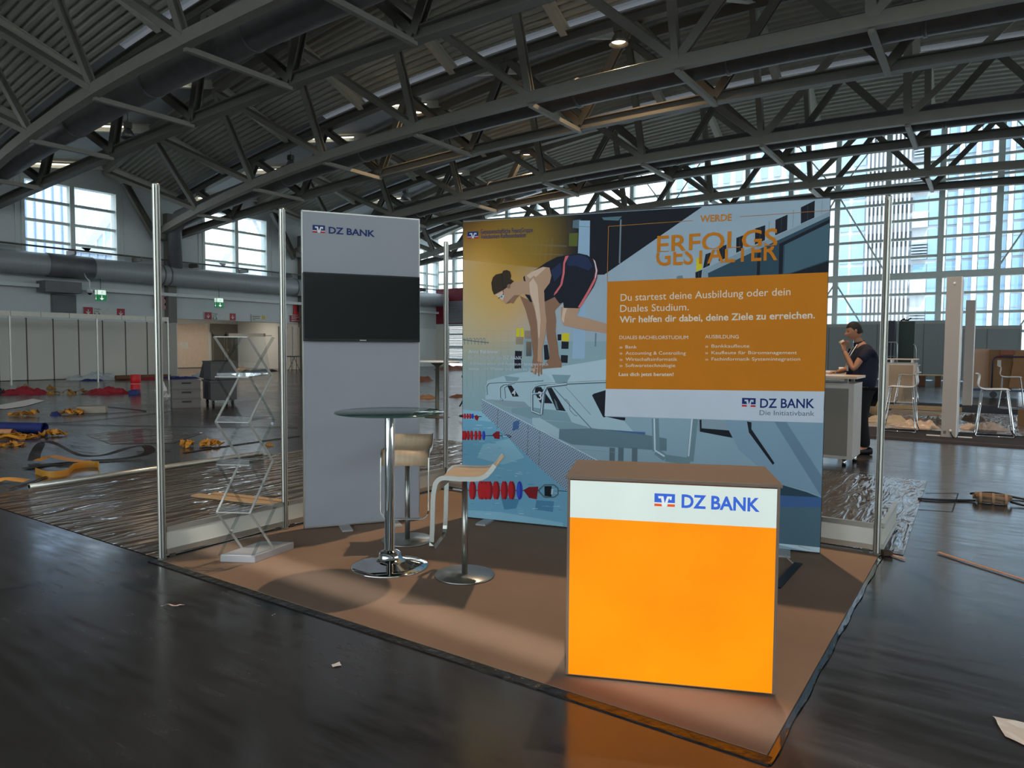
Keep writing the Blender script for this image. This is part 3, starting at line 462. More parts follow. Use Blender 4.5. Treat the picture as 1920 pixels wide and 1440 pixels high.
# large printed banner
ART=[('wall','4,2470 2757,2470 2757,1279 4,1224'),('tile','4,1490 1224,1494 1233,879 4,824'),('dark','4,2470 1911,2470 1192,2003 1142,2004 662,2073 4,2162'),('navy','454,2406 517,2403 519,2094 457,2096'),('navy','600,2341 620,2340 623,2090 602,2091'),('navy','901,2438 970,2434 971,2322 902,2326'),('slate','940,2427 999,2433 995,2363 936,2371'),('slate','1167,2437 1323,2437 1295,2406 1182,2417'),('olive','910,2330 981,2331 977,2228 907,2231'),('steel','1308,2415 1303,2085 1315,2084 1320,2414'),('teal','424,2266 893,2226 893,2238 424,2279'),('teal','435,2194 864,2162 864,2172 435,2204'),('teal','515,2317 495,2134 501,2133 521,2316'),('teal','558,2315 539,2132 545,2131 564,2314'),('teal','601,2312 582,2131 588,2130 607,2312'),('teal','644,2310 626,2129 631,2128 650,2309'),('teal','687,2308 669,2127 674,2126 693,2307'),('teal','730,2306 711,2126 717,2125 735,2305'),('teal','772,2304 754,2124 759,2123 778,2303'),('ink','2573,2423 2661,2464 2661,2328 2576,2303'),('teal','2616,2444 2617,2316 2620,2316 2618,2444'),('ink','2410,2347 2489,2379 2488,2265 2411,2239'),('teal','2448,2363 2449,2252 2451,2252 2451,2363'),('ink','2277,2294 2344,2314 2344,2203 2278,2171'),('teal','2309,2304 2309,2187 2312,2187 2312,2304'),('ink','2151,2234 2198,2251 2196,2148 2152,2128'),('teal','2173,2243 2173,2138 2176,2138 2176,2242'),('ink','2035,2173 2085,2190 2084,2090 2033,2066'),('teal','2059,2182 2057,2078 2060,2078 2062,2181'),('ink','1940,2127 1976,2139 1972,2045 1924,2023'),('teal','1956,2134 1947,2034 1950,2034 1959,2133'),('ink','1871,1999 1918,2017 1914,1954 1872,1952'),('teal','1893,2008 1892,1953 1895,1953 1896,2008'),('yellow','1877,2100 1918,2113 1918,2023 1876,2003'),('steel','2525,2409 2524,2289 2526,2289 2528,2409'),('steel','2707,2470 2705,2355 2707,2355 2709,2470'),('steel','2368,2341 2366,2219 2369,2219 2371,2341'),('glass','1960,1992 2757,2352 2757,1966 1961,1958'),('glass2','2476,2179 2757,2310 2757,2056 2530,1978 2473,1969'),('ink','2514,1968 2757,2047 2757,1966'),('ink','2296,2117 2316,2127 2316,1966 2295,1964'),('ink','2439,2179 2467,2193 2465,1968 2440,1967'),('ink','2459,2189 2757,2331 2757,2306 2460,2164'),('ledge','1920,2017 2757,2384 2757,2352 1960,1991 1956,1960 1919,1957'),('wall','1921,2017 2757,2385 2757,2390 1918,2023'),('steel','1742,1977 1778,1980 1787,1951 1733,1951'),('column','989,2424 1075,2419 1074,2000 977,2003'),('column','958,1776 1051,1775 1046,1359 945,1358'),('steel','990,2377 1075,2369 1075,2372 990,2381'),('yellow','476,1596 505,1598 505,1529 477,1529'),('yellow','513,1598 539,1596 540,1527 513,1529'),('slate','474,1529 540,1527 535,1466 472,1468'),('ink','467,1416 527,1414 525,1353 465,1354'),('slate','546,1578 607,1578 607,1510 547,1512'),('ledge','540,1510 618,1505 619,1374 546,1373'),('teal','561,1490 607,1489 608,1374 562,1373'),('yellow','859,1556 919,1556 916,1493 860,1496'),('ink','823,1547 855,1549 855,1501 826,1499'),('ink','857,1493 916,1491 914,1434 856,1434'),('ink','853,1386 911,1384 908,1324 853,1326'),('ink','462,1347 520,1348 521,1274 463,1273'),('ink','710,1462 741,1467 762,1346 717,1346'),('steel','1126,1558 1138,1558 1135,1454 1124,1454'),('pipe','4,1499 117,1487 118,1495 4,1508'),('pipe','117,1487 237,1475 238,1484 118,1495'),('pipe','4,1498 5,1517 4,1517 4,1499'),('pipe','4,1515 18,1513 19,1517 4,1519'),('pipe','16,1515 19,1463 23,1463 21,1515'),('pipe','34,1499 36,1517 32,1517 30,1499'),('pipe','34,1515 49,1513 50,1517 34,1519'),('pipe','47,1515 50,1463 54,1464 52,1515'),('pipe','65,1499 67,1517 63,1517 61,1499'),('pipe','65,1515 80,1513 81,1517 65,1519'),('pipe','78,1515 81,1464 85,1464 83,1515'),('pipe','96,1499 98,1517 94,1517 92,1499'),('pipe','96,1515 111,1513 112,1517 96,1519'),('pipe','109,1515 112,1464 116,1464 114,1515'),('pipe','127,1499 129,1517 125,1517 123,1499'),('pipe','127,1515 142,1513 142,1517 127,1519'),('pipe','140,1515 142,1464 147,1464 144,1515'),('pipe','158,1499 160,1517 155,1517 153,1499'),('pipe','157,1515 173,1513 173,1517 158,1519'),('pipe','171,1515 173,1464 177,1464 175,1515'),('pipe','188,1499 190,1517 186,1517 184,1499'),('pipe','188,1515 203,1513 204,1517 188,1519'),('pipe','201,1515 204,1464 208,1464 205,1515'),('grout','4,1578 440,1573 440,1576 4,1581'),('grout','4,1538 440,1534 440,1536 4,1540'),('grout','4,1437 441,1436 441,1438 4,1439'),('grout','4,1366 441,1367 441,1369 4,1368'),('grout','4,1295 442,1298 442,1300 4,1297'),('grout','38,1589 40,1104 42,1104 41,1589'),('grout','93,1589 95,1106 98,1106 96,1589'),('grout','154,1589 156,1107 158,1107 156,1589'),('grout','214,1589 216,1109 219,1109 216,1589'),('grout','279,1589 281,1111 284,1111 281,1589'),('grout','343,1589 346,1112 348,1112 345,1589'),('grout','407,1588 410,1114 412,1114 409,1588'),('deck','4,913 2757,1021 2757,24 4,24'),('water','4,923 178,914 677,487 916,309 1430,24 1433,24 4,24'),('waterlight','4,923 178,914 273,832 4,849'),('waterlight','190,641 420,703 555,556 370,486 137,530'),('waterlight','4,80 351,92 884,55 885,24 4,24'),('waterdeep','351,220 516,214 486,134 383,115'),('waterdeep','659,217 809,220 800,133 649,139'),('foam','209,405 243,405 243,407 210,407'),('foam','10,126 39,131 38,135 9,130'),('foam','473,419 507,424 506,426 473,421'),('waterlight','11,182 35,185 35,187 11,184'),('foam','626,143 673,148 673,152 626,147'),('waterlight','392,73 449,83 449,86 392,76'),('waterdeep','228,292 281,296 281,300 228,296'),('foam','501,434 535,431 535,434 501,437'),('foam','800,179 859,181 859,183 800,181'),('foam','473,399 494,397 494,402 474,403'),('foam','233,777 272,783 272,787 233,781'),('foam','358,761 387,757 388,759 358,763'),('waterlight','270,820 314,816 315,820 271,825'),('waterdeep','255,656 304,659 304,664 255,660'),('waterlight','403,439 449,440 449,444 404,443'),('foam','443,520 492,517 492,520 443,523'),('foam','226,620 258,615 259,618 227,622'),('waterdeep','331,373 353,374 353,378 331,377'),('waterlight','311,268 361,270 362,274 311,272'),('waterdeep','15,548 62,549 62,552 15,551'),('waterdeep','319,617 352,620 352,623 319,619'),('foam','498,259 528,258 528,261 498,261'),('waterlight','289,292 336,300 336,302 289,295'),('foam','295,154 332,162 331,165 295,158'),('waterlight','192,382 221,388 221,392 192,386'),('waterdeep','279,150 322,155 322,159 279,154'),('foam','74,328 119,332 119,336 74,331'),('foam','238,583 273,583 274,585 238,584'),('foam','361,717 399,717 399,722 361,722'),('waterdeep','402,234 452,237 452,241 402,238'),('waterlight','745,173 803,174 803,175 745,175'),('foam','778,317 834,320 834,321 778,319'),('foam','265,303 306,310 305,315 264,307'),('foam','97,771 160,769 160,771 97,773'),('waterlight','193,777 251,783 251,787 192,781'),('waterlight','794,221 845,225 845,228 794,224'),('foam','353,228 380,235 380,237 353,231'),('waterlight','710,171 760,178 759,180 710,173'),('foam','838,184 856,187 856,189 838,186'),('waterdeep','310,320 353,326 353,330 309,325'),('foam','4,229 56,238 56,241 4,232'),('waterlight','565,432 610,433 610,436 566,435'),('foam','327,456 376,453 376,455 327,458'),('waterlight','12,683 41,680 42,683 12,686'),('waterdeep','112,857 144,862 143,865 112,861'),('foam','807,286 860,288 860,291 807,290'),('waterlight','126,193 145,193 145,196 127,197'),('waterlight','332,171 364,178 363,180 332,173'),('waterdeep','423,287 452,285 452,287 423,289'),('waterlight','664,466 711,467 711,469 664,468'),('foam','483,419 539,418 539,421 483,422'),('foam','157,663 202,667 202,670 157,666'),('foam','209,61 265,67 265,70 209,65'),('foam','508,93 555,95 556,99 509,97'),('foam','129,797 181,798 181,802 129,801'),('waterdeep','119,212 143,208 144,212 121,216'),('foam','472,217 518,219 518,222 472,220'),('waterdeep','845,154 874,156 874,159 845,157'),('foam','151,564 182,566 182,569 151,568'),('waterlight','509,113 554,116 554,120 509,117'),('waterlight','407,694 434,689 435,693 408,698'),('foam','211,719 240,718 240,721 212,722'),('waterlight','31,42 56,45 56,48 31,44'),('waterdeep','81,136 112,138 112,142 81,139'),('foam','291,556 310,557 310,560 291,559'),('waterlight','103,638 151,640 151,643 103,641'),('waterdeep','221,421 270,420 270,423 221,423'),('waterdeep','588,336 640,343 640,347 588,340'),('foam','298,392 339,394 339,396 298,394'),('foam','260,245 311,252 311,256 260,249'),('mesh','177,1016 1228,542 1149,127 916,309 677,487 178,911'),('steel','319,946 312,775 319,775 327,946'),('steel','581,826 575,576 583,577 589,826'),('steel','680,778 675,487 682,487 687,779'),('foam','176,1013 1226,538 1229,543 179,1018'),('bluefabric','455,840 511,857 502,784 451,767'),('block','508,1240 704,1267 1226,1321 1234,791 1107,813 948,861 831,950 592,960 377,1010 209,1015 224,1171 375,1213'),('blockshade','439,950 592,968 909,935 948,861 593,874 439,916'),('ledge','241,1016 551,1007 602,961 398,963'),('blocktop','669,1264 1216,1358 1219,1194 809,1133 779,1202'),('blockshade','779,1231 936,1229 906,1173 819,1152'),('blockshade','375,1213 509,1201 489,1172 396,1165'),('ink','402,1132 438,1137 505,1048 449,1046'),('ink','641,1128 691,1130 791,1001 687,1002 641,1076'),('ink','740,1122 780,1127 899,944 821,950'),('pipe','800,1043 820,1016 840,955 821,955'),('pipe','797,1121 1104,815 1109,820 802,1125'),('steel','895,1134 1099,922 1102,925 898,1136'),('ink','892,1040 921,1018 923,1020 894,1043'),('ink','921,1019 931,954 934,954 924,1019'),('ink','931,953 966,917 968,919 934,955'),('ink','966,917 990,908 992,911 967,920'),('ink','1108,1076 1122,1089 1220,1121 1223,915 1372,915 1369,891 1218,901 1196,914'),('block','1218,915 1361,889 1435,810 1106,820 1199,900'),('bluefabric','1106,817 1435,810 1525,810 1526,790 1121,800'),('gridgrey','842,800 1106,820 1526,790 1686,769 1687,676 950,684 843,725'),('blockshade','713,861 948,857 1092,826 852,801'),('block','618,880 683,883 847,800 843,725 674,792 621,828'),('pipe','1252,677 1295,677 1294,570 1252,570'),('pipe','1320,681 1363,681 1362,574 1320,574'),('pipe','1426,687 1468,687 1468,581 1426,581'),('grout','944,391 1595,385 1595,387 944,393'),('grout','655,656 1328,639 1328,642 655,659'),('pipe','232,1055 226,1123 212,1122 218,1053'),('pipe','225,1118 246,1146 234,1154 213,1126'),('pipe','241,1143 324,1152 323,1165 239,1156'),('pipe','324,1152 509,1161 509,1174 323,1165'),('pipe','509,1161 710,1176 710,1188 509,1174'),('foam','223,1057 217,1125 212,1125 218,1057'),('foam','217,1124 238,1151 234,1154 213,1126'),('foam','236,1150 320,1159 319,1164 235,1155'),('foam','320,1159 505,1168 505,1173 319,1164'),('foam','505,1168 706,1183 706,1187 505,1173'),('pipe','371,1016 345,1034 335,1023 362,1004'),('pipe','348,1029 347,1116 332,1115 333,1028'),('pipe','344,1110 375,1135 366,1146 335,1121'),('pipe','372,1134 469,1149 467,1162 370,1147'),('foam','364,1015 338,1033 334,1029 360,1011'),('foam','339,1031 338,1118 333,1118 333,1031'),('foam','337,1117 368,1142 365,1145 334,1120'),('foam','367,1141 465,1156 464,1161 366,1146'),('pipe','393,1031 382,1117 370,1116 381,1029'),('pipe','379,1112 420,1137 414,1146 373,1121'),('foam','385,1033 374,1120 370,1119 381,1033'),('foam','373,1118 414,1143 412,1146 371,1121'),('pipe','701,917 621,943 613,922 694,897'),('pipe','629,933 627,1095 605,1094 606,932'),('pipe','625,1089 650,1128 631,1138 606,1100'),('pipe','644,1123 694,1138 687,1159 637,1143'),('pipe','691,1138 1219,1174 1218,1195 690,1159'),('foam','695,914 615,939 612,932 692,906'),('foam','617,936 616,1097 608,1097 609,935'),('foam','615,1095 640,1134 633,1138 608,1099'),('foam','638,1132 688,1148 685,1155 635,1139'),('foam','687,1148 1215,1184 1215,1191 686,1155'),('pipe','711,907 729,1087 702,1089 684,908'),('pipe','728,1082 752,1130 728,1141 704,1093'),('pipe','742,1123 908,1146 905,1171 738,1148'),('foam','698,910 716,1090 707,1091 689,910'),('foam','716,1089 740,1136 732,1140 708,1092'),('foam','737,1134 903,1157 902,1166 736,1143'),('pipe','617,1062 712,1075 710,1091 615,1079'),('foam','612,1070 707,1083 707,1089 612,1076'),('ledge','1909,927 2090,922 2211,792 1911,839'),('ink','1922,921 1936,922 1938,859 2139,852 2178,796 1926,833'),('bluegrey','2090,928 2757,939 2757,415 2663,455 2472,489 2201,717'),('bluegrey2','2438,928 2517,929 2757,559 2757,416'),('ink','2253,923 2284,918 2285,869 2446,634 2434,621 2268,844'),('glass','2472,489 2663,443 2757,410 2485,404'),('bluefabric','2474,406 2757,413 2757,344 2476,318'),('slateblue','2476,320 2757,344 2757,55 2482,61'),('foam','2482,61 2757,61 2757,24 2674,24 2494,50'),('steel','2617,55 2757,24 2757,24 2618,58'),('chrome','1572,914 1583,667 1635,672 1624,918'),('chrome','1594,647 1665,600 1694,644 1624,691'),('chrome','1676,596 1858,582 1863,634 1682,648'),('chrome','1885,607 1910,924 1860,927 1835,609'),('foam','1585,916 1594,675 1606,676 1596,916'),('foam','1597,670 1670,629 1676,640 1603,681'),('foam','1853,645 1874,925 1862,925 1842,646'),('ink','4,865 178,870 178,876 4,872'),('red2','12,868 11,858 9,849 6,845 4,845 4,849 4,857 4,867 4,877 4,885 4,890 6,890 9,886 11,878'),('red','5,869 5,859 4,851 4,847 4,846 4,851 4,859 4,869 4,879 4,887 4,892 4,892 4,887 5,879'),('red2','36,869 35,859 33,850 30,846 27,846 23,850 21,858 20,868 21,878 23,886 26,891 30,891 33,887 35,879'),('red','29,870 29,860 27,852 24,848 21,847 18,852 16,860 15,870 16,880 18,888 21,893 24,893 27,888 29,880'),('red2','61,870 60,860 58,852 55,847 51,847 48,851 46,859 45,869 46,879 48,887 51,892 55,892 58,888 60,880'),('red','54,871 54,861 52,853 49,849 46,849 43,853 41,861 40,871 41,881 43,889 46,894 49,894 51,889 53,881'),('red2','85,871 84,861 82,853 79,848 75,848 72,852 70,860 69,870 70,880 72,888 75,893 78,893 82,889 84,881'),('red','78,872 77,862 75,854 73,850 69,850 67,854 65,862 64,872 65,882 66,890 69,895 72,895 75,890 77,882'),('blue','107,872 107,862 104,853 101,849 97,849 94,853 91,861 90,871 91,881 93,889 97,894 101,894 104,890 106,882'),('blue2','93,873 92,864 91,857 89,853 87,853 85,856 84,864 83,873 84,882 85,889 87,893 89,893 91,889 92,882'),('red2','112,874 135,885 154,866 141,836 119,847'),('ink','4,704 368,720 368,726 4,711'),('red2','23,708 22,690 19,676 15,668 10,668 5,675 4,689 4,706 4,724 5,738 9,746 14,746 19,739 22,725'),('red','14,709 13,692 10,677 6,669 4,669 4,677 4,691 4,708 4,726 4,740 4,748 6,748 10,740 13,726'),('red2','43,709 42,691 39,677 34,669 29,669 25,676 21,690 20,707 21,725 24,739 29,747 34,747 38,740 42,726'),('red','33,710 32,693 29,678 25,671 21,670 17,678 14,692 13,709 14,727 17,741 21,749 25,749 29,741 32,727'),('red2','72,710 71,693 68,679 63,671 58,670 54,678 51,692 50,709 51,726 54,741 58,748 63,749 68,741 71,727'),('red','62,712 61,694 59,680 55,672 50,672 46,679 43,693 42,711 43,728 46,742 50,750 54,750 58,743 61,729'),('red2','104,712 103,694 100,680 96,672 91,672 86,680 83,693 82,711 83,728 86,742 90,750 95,750 100,743 103,729'),('red','95,713 94,696 91,682 87,674 83,674 79,681 76,695 75,712 76,730 78,744 82,752 87,752 91,744 94,731'),('red2','142,714 141,696 138,682 133,674 128,674 124,681 121,695 120,713 121,730 124,744 128,752 133,752 137,745 141,731'),('red','132,715 131,698 129,684 125,676 120,676 116,683 113,697 112,714 113,732 116,746 120,753 124,754 128,746 131,732'),('red2','176,715 175,698 172,684 168,676 163,676 158,683 155,697 154,714 155,732 158,746 162,754 167,754 172,746 175,733'),('red','166,717 166,700 163,686 159,678 155,677 150,685 148,699 147,716 147,733 150,747 154,755 159,755 163,748 165,734'),('blue','212,717 211,700 208,686 203,678 197,678 193,685 189,699 188,716 189,733 192,747 197,755 202,755 207,748 211,734'),('blue2','196,718 195,703 194,690 191,683 188,683 185,690 183,702 183,718 183,733 185,746 188,753 191,753 193,746 195,734'),('red2','274,729 311,757 339,757 339,694 295,696'),('ink','4,242 688,294 688,300 4,248'),('red2','41,248 38,213 31,185 21,169 10,168 4,183 4,209 4,243 4,278 4,306 9,322 21,323 31,308 38,281'),('red','19,248 17,213 10,185 4,169 4,169 4,183 4,210 4,244 4,279 4,307 4,322 4,323 10,309 16,282'),('red2','133,255 130,221 123,193 113,177 102,176 92,190 85,217 82,251 84,285 91,313 101,329 113,330 123,315 130,289'),('red','111,255 109,221 103,193 94,177 83,176 74,191 68,218 65,252 68,286 74,314 83,329 93,330 102,316 109,289'),('red2','210,261 207,227 201,199 191,183 179,182 169,197 162,223 160,257 162,291 169,319 179,335 190,335 200,321 207,295'),('red','188,261 186,227 180,200 171,184 161,183 152,197 146,224 143,258 145,292 151,319 160,335 170,336 179,322 186,295'),('red2','245,264 242,230 236,202 226,186 215,185 205,200 198,226 195,260 197,294 204,321 214,337 225,338 235,324 242,297'),('red','223,264 221,230 215,202 206,187 196,186 187,200 181,227 178,260 181,294 187,322 196,338 206,339 215,324 221,298'),('red2','282,267 279,233 273,205 263,189 252,188 242,203 235,229 232,263 234,297 241,324 251,340 262,341 272,327 279,300'),('red','261,267 259,233 252,206 244,190 234,189 225,203 218,230 216,263 218,297 224,325 233,341 243,341 252,327 258,300'),('red2','345,272 343,238 336,210 326,195 315,194 305,208 298,234 296,268 298,302 305,329 314,345 325,345 335,331 342,305'),('red','324,272 322,238 316,211 307,195 297,194 288,208 282,235 279,268 281,302 287,330 296,345 306,346 315,332 321,305'),('red2','416,277 414,244 407,216 397,201 386,200 377,214 370,240 367,273 369,307 376,334 385,350 396,351 406,337 413,310'),('red','395,278 393,244 387,217 378,201 369,200 360,214 353,241 351,274 353,308 359,335 368,351 377,351 386,337 392,311'),('red2','480,282 478,249 471,222 462,206 451,205 441,219 434,245 431,279 434,312 440,339 450,355 460,356 470,341 477,315'),('red','459,283 457,249 451,222 443,206 433,206 424,220 418,246 416,279 417,313 423,340 432,355 442,356 451,342 457,316'),('blue','542,287 540,254 533,227 522,211 511,210 500,224 492,250 489,283 492,317 499,344 509,359 521,360 532,346 539,320'),('blue2','520,287 519,258 515,233 509,220 503,219 497,232 493,255 491,285 492,315 496,339 502,353 508,354 514,341 518,317'),('red2','549,290 597,320 676,329 664,225 598,231'),('pipe','684,299 732,343 724,351 676,307'),('pipe','728,341 807,347 807,359 728,353'),('pipe','804,349 838,323 846,332 811,358'),('pipe','836,327 837,279 848,280 848,328'),('pipe','839,284 805,257 812,249 846,275'),('pipe','808,259 729,252 729,241 808,248'),('pipe','733,251 685,295 676,286 725,242'),('ink','728,337 788,342 788,256 729,256'),('foam','786,318 803,319 798,276 783,275'),('ink','847,306 916,307 916,312 847,311'),('steel','340,744 361,736 364,742 343,750'),('steel','359,738 360,699 367,700 366,739'),('ink','379,727 420,729 420,734 378,732'),('ink','418,730 439,716 442,720 422,734'),('ink','439,721 424,713 426,708 442,716'),('ink','427,713 412,728 408,724 423,709'),('skind','719,1809 787,1856 873,1806 809,1745 801,1731 812,1654 807,1568 824,1482 835,1386 861,1328 862,1288 732,1278 692,1277 707,1302 760,1358 756,1433 735,1529 727,1664'),('skin','849,1759 1002,1766 998,1729 976,1693 1067,1671 1221,1628 1222,1551 1145,1567 1048,1579 970,1596 875,1616 852,1663'),('skinl','869,1754 903,1756 884,1701 875,1635 855,1663'),('skind','506,1856 605,1811 634,1733 655,1636 662,1345 632,1276 609,1281 624,1374 607,1510 596,1607 555,1744'),('suit','536,2006 562,2015 603,2043 664,2074 724,2111 814,2152 904,2163 992,2173 1060,2155 1109,2115 1139,2044 1138,1979 1112,1914 1064,1841 999,1749 874,1754 868,1797 838,1788 798,1841 727,1809 656,1796 594,1806 552,1860'),('suit2','894,2156 1002,2161 1061,2140 1100,2074 1072,2037 964,2078 895,2081'),('suit2','765,2047 845,2111 856,2025 796,1960'),('skin','536,1996 561,2030 603,2045 699,2080 753,2071 769,2009 756,1952 711,1895 706,1867 604,1859 562,1923'),('skinl','562,2015 603,2041 699,2076 725,2072 654,2012 603,1975'),('suit','534,2001 546,2016 554,1967 581,1918 573,1910 543,1953'),('pink','882,2155 910,2159 880,2100 878,2025 860,1935 817,1874 790,1851 797,1874 842,1935 861,2025 865,2101'),('pink','1099,2131 1124,2101 1141,2035 1130,1970 1083,1878 1007,1752 987,1757 1064,1883 1113,1975 1125,2035 1117,2087'),('foam','1109,2120 1119,2110 1137,2035 1126,1979 1121,1984 1128,2035'),('skin','431,1970 479,1967 536,1977 603,1937 604,1859 521,1871 506,1861 474,1833 449,1794 425,1802 412,1797 385,1793 362,1813 332,1837 289,1871 363,1908 395,1927'),('skind','385,1793 412,1797 425,1802 449,1794 474,1833 506,1861 459,1862 417,1824'),('skinl','294,1868 353,1894 374,1864 358,1820 332,1840'),('hair','258,1965 272,2009 298,2031 352,2041 362,2060 394,2065 421,2051 431,2019 426,1992 455,1972 400,1927 365,1906 283,1868 265,1906'),('ink','350,2041 364,1864 368,1864 354,2041'),('ink','364,1876 319,1839 323,1835 367,1872'),('foam','368,1852 366,1846 361,1842 355,1839 347,1839 340,1842 336,1847 334,1853 336,1859 340,1864 347,1866 354,1866 361,1863 366,1858'),('steel','359,1852 358,1848 355,1845 351,1843 346,1843 342,1845 339,1849 338,1853 339,1857 342,1860 346,1862 351,1862 355,1860 358,1857'),('skind','427,1933 425,1925 421,1918 414,1915 407,1915 401,1919 396,1926 395,1934 396,1942 400,1949 407,1952 414,1952 421,1948 425,1942'),('ink','425,1972 364,1919 367,1917 427,1969'),('lip','405,1800 426,1806 424,1811 403,1805'),('skin','562,1967 623,2013 690,1958 711,1876 718,1761 733,1655 725,1549 697,1423 707,1297 677,1233 651,1247 630,1232 609,1251 660,1335 663,1491 652,1646 628,1762 585,1879'),('skinl','585,1956 618,1994 655,1935 666,1810 683,1665 674,1520 667,1520 657,1646 631,1772 592,1879'),('skind','654,1336 636,1229 649,1227 667,1334'),('skind','669,1331 665,1217 678,1216 682,1330'),('skind','684,1326 687,1228 701,1229 698,1326'),('skind','623,1298 603,1249 616,1244 636,1293'),('orangeline','1846,2376 1221,2368 1221,2364 1846,2373'),('orangeline','1219,2366 1215,1948 1219,1948 1223,2366'),('orangeline','2172,2381 2757,2389 2757,2392 2172,2384'),('orange','1217,1949 2757,1971 2757,1153 1217,1129'),('white','1217,1129 2757,1153 2753,935 1211,919')]
TEXT=[('Genossenschaftliche FinanzGruppe', (162, 2363),
 (610, 2356), 36, 'textblue', 0, None),
 ('Volksbanken Raiffeisenbanken', (162, 2324),
 (552, 2319), 36, 'textblue', 0, None),
 ('Anna Fehlinger,', (57, 1394),
 (332, 1392), 27, 'white', 1, None),
 ('Nachwuchskraft der DZ BANK:', (57, 1347),
 (533, 1347), 26, 'white', 0, None),
 ('„Konzentration und Ausdauer bringen mich', (57, 1297),
 (748, 1300), 25, 'white', 0, None),
 ('weiter – im Wasser und auch im Job.“', (57, 1255),
 (660, 1257), 25, 'white', 0, None),
 ('WERDE', (1897, 2361),
 (2117, 2359), 46, 'orange', 1, None),
 ('DZ BANK', (2339, 1026),
 (2696, 1036), 63, 'textblue', 1, None),
 ('Die Initiativbank', (2337, 973),
 (2696, 981), 34, 'textgrey', 0, None),
 ('ERFOLGS', (1590, 2156),
 (2427, 2169), 118, 'orange', 2, 'top'),
 ('GESTALTER', (1584, 2056),
 (2430, 2069), 111, 'orange', 2, 'bottom'),
 ('Du startest deine Ausbildung oder dein', (1322, 1800),
 (2521, 1820), 52, 'cream', 0, None),
 ('Duales Studium.', (1320, 1717),
 (1829, 1723), 52, 'cream', 0, None),
 ('Wir helfen dir dabei, deine Ziele zu erreichen.', (1317, 1636),
 (2683, 1658), 47, 'cream', 1, None),
 ('DUALES BACHELORSTUDIUM', (1317, 1511),
 (1828, 1512), 26, 'cream', 0, None),
 ('AUSBILDUNG', (1949, 1518),
 (2183, 1518), 25, 'cream', 0, None),
 ('»', (1318, 1440),
 (1343, 1440), 22, 'cream', 0, None),
 ('Bank', (1365, 1441),
 (1451, 1441), 24, 'cream', 0, None),
 ('»', (1319, 1394),
 (1343, 1394), 22, 'cream', 0, None),
 ('Accounting & Controlling', (1366, 1394),
 (1814, 1398), 24, 'cream', 0, None),
 ('»', (1320, 1346),
 (1344, 1346), 22, 'cream', 0, None),
 ('Wirtschaftsinformatik', (1367, 1347),
 (1753, 1352), 24, 'cream', 0, None),
 ('»', (1320, 1299),
 (1345, 1300), 22, 'cream', 0, None),
 ('Softwaretechnologie', (1367, 1300),
 (1739, 1306), 24, 'cream', 0, None),
 ('»', (1951, 1451),
 (1973, 1451), 21, 'cream', 0, None),
 ('Bankkaufleute', (1996, 1451),
 (2257, 1453), 23, 'cream', 0, None),
 ('»', (1952, 1403),
 (1974, 1403), 21, 'cream', 0, None),
 ('Kaufleute für Büromanagement', (1997, 1403),
 (2573, 1409), 23, 'cream', 0, None),
 ('»', (1952, 1356),
 (1975, 1356), 21, 'cream', 0, None),
 ('Fachinformatik Systemintegration', (1998, 1357),
 (2596, 1364), 23, 'cream', 0, None),
 ('Lass dich jetzt beraten!', (1317, 1231),
 (1728, 1239), 25, 'cream', 1, None),
 ('4', (443, 1056),
 (476, 1057), 44, 'white', 1, None),
 ('3', (667, 1029),
 (698, 1026), 64, 'white', 1, None)]
A = Vector((.916, 2.068, CZ)); B = Vector((3.603, 2.703, CZ)); d = B - A; BW = d.length
ban = thing('printed_banner', 'large banner showing a swimmer crouching on a starting block with orange text panel', 'banner', A, math.atan2(d.y, d.x))
PAL = dict(wall=(168, 188, 202), tile=(150, 180, 188), dark=(10, 18, 30), navy=(16, 30, 48), slate=(92, 122, 138), olive=(96, 104, 40), steel=(120, 138, 148), teal=(52, 78, 92), ink=(14, 22, 34), yellow=(226, 208, 24), glass=(46, 76, 92), glass2=(74, 106, 122), ledge=(146, 168, 180), column=(160, 192, 218), pipe=(96, 120, 130), grout=(128, 156, 164), deck=(150, 180, 196), water=(122, 184, 214), waterlight=(150, 204, 226), waterdeep=(84, 146, 184), foam=(206, 226, 236), mesh=(160, 182, 202), bluefabric=(70, 108, 160), block=(176, 204, 216), blockshade=(134, 166, 180), blocktop=(186, 212, 222), gridgrey=(104, 134, 146), bluegrey=(136, 168, 188), bluegrey2=(112, 142, 164), slateblue=(86, 116, 132), chrome=(118, 148, 158), red=(206, 36, 44), red2=(142, 28, 38), blue=(44, 66, 188), blue2=(64, 92, 214), skin=(196, 156, 128), skind=(150, 112, 88), skinl=(226, 196, 172), suit=(14, 20, 36), suit2=(30, 46, 84), pink=(226, 112, 116), hair=(58, 42, 26), lip=(150, 80, 72), orange=(212, 126, 0), orangeline=(196, 128, 48), white=(208, 218, 230), textblue=(10, 40, 112), textgrey=(96, 108, 126), cream=(238, 224, 200))
pm = {}; pml = []
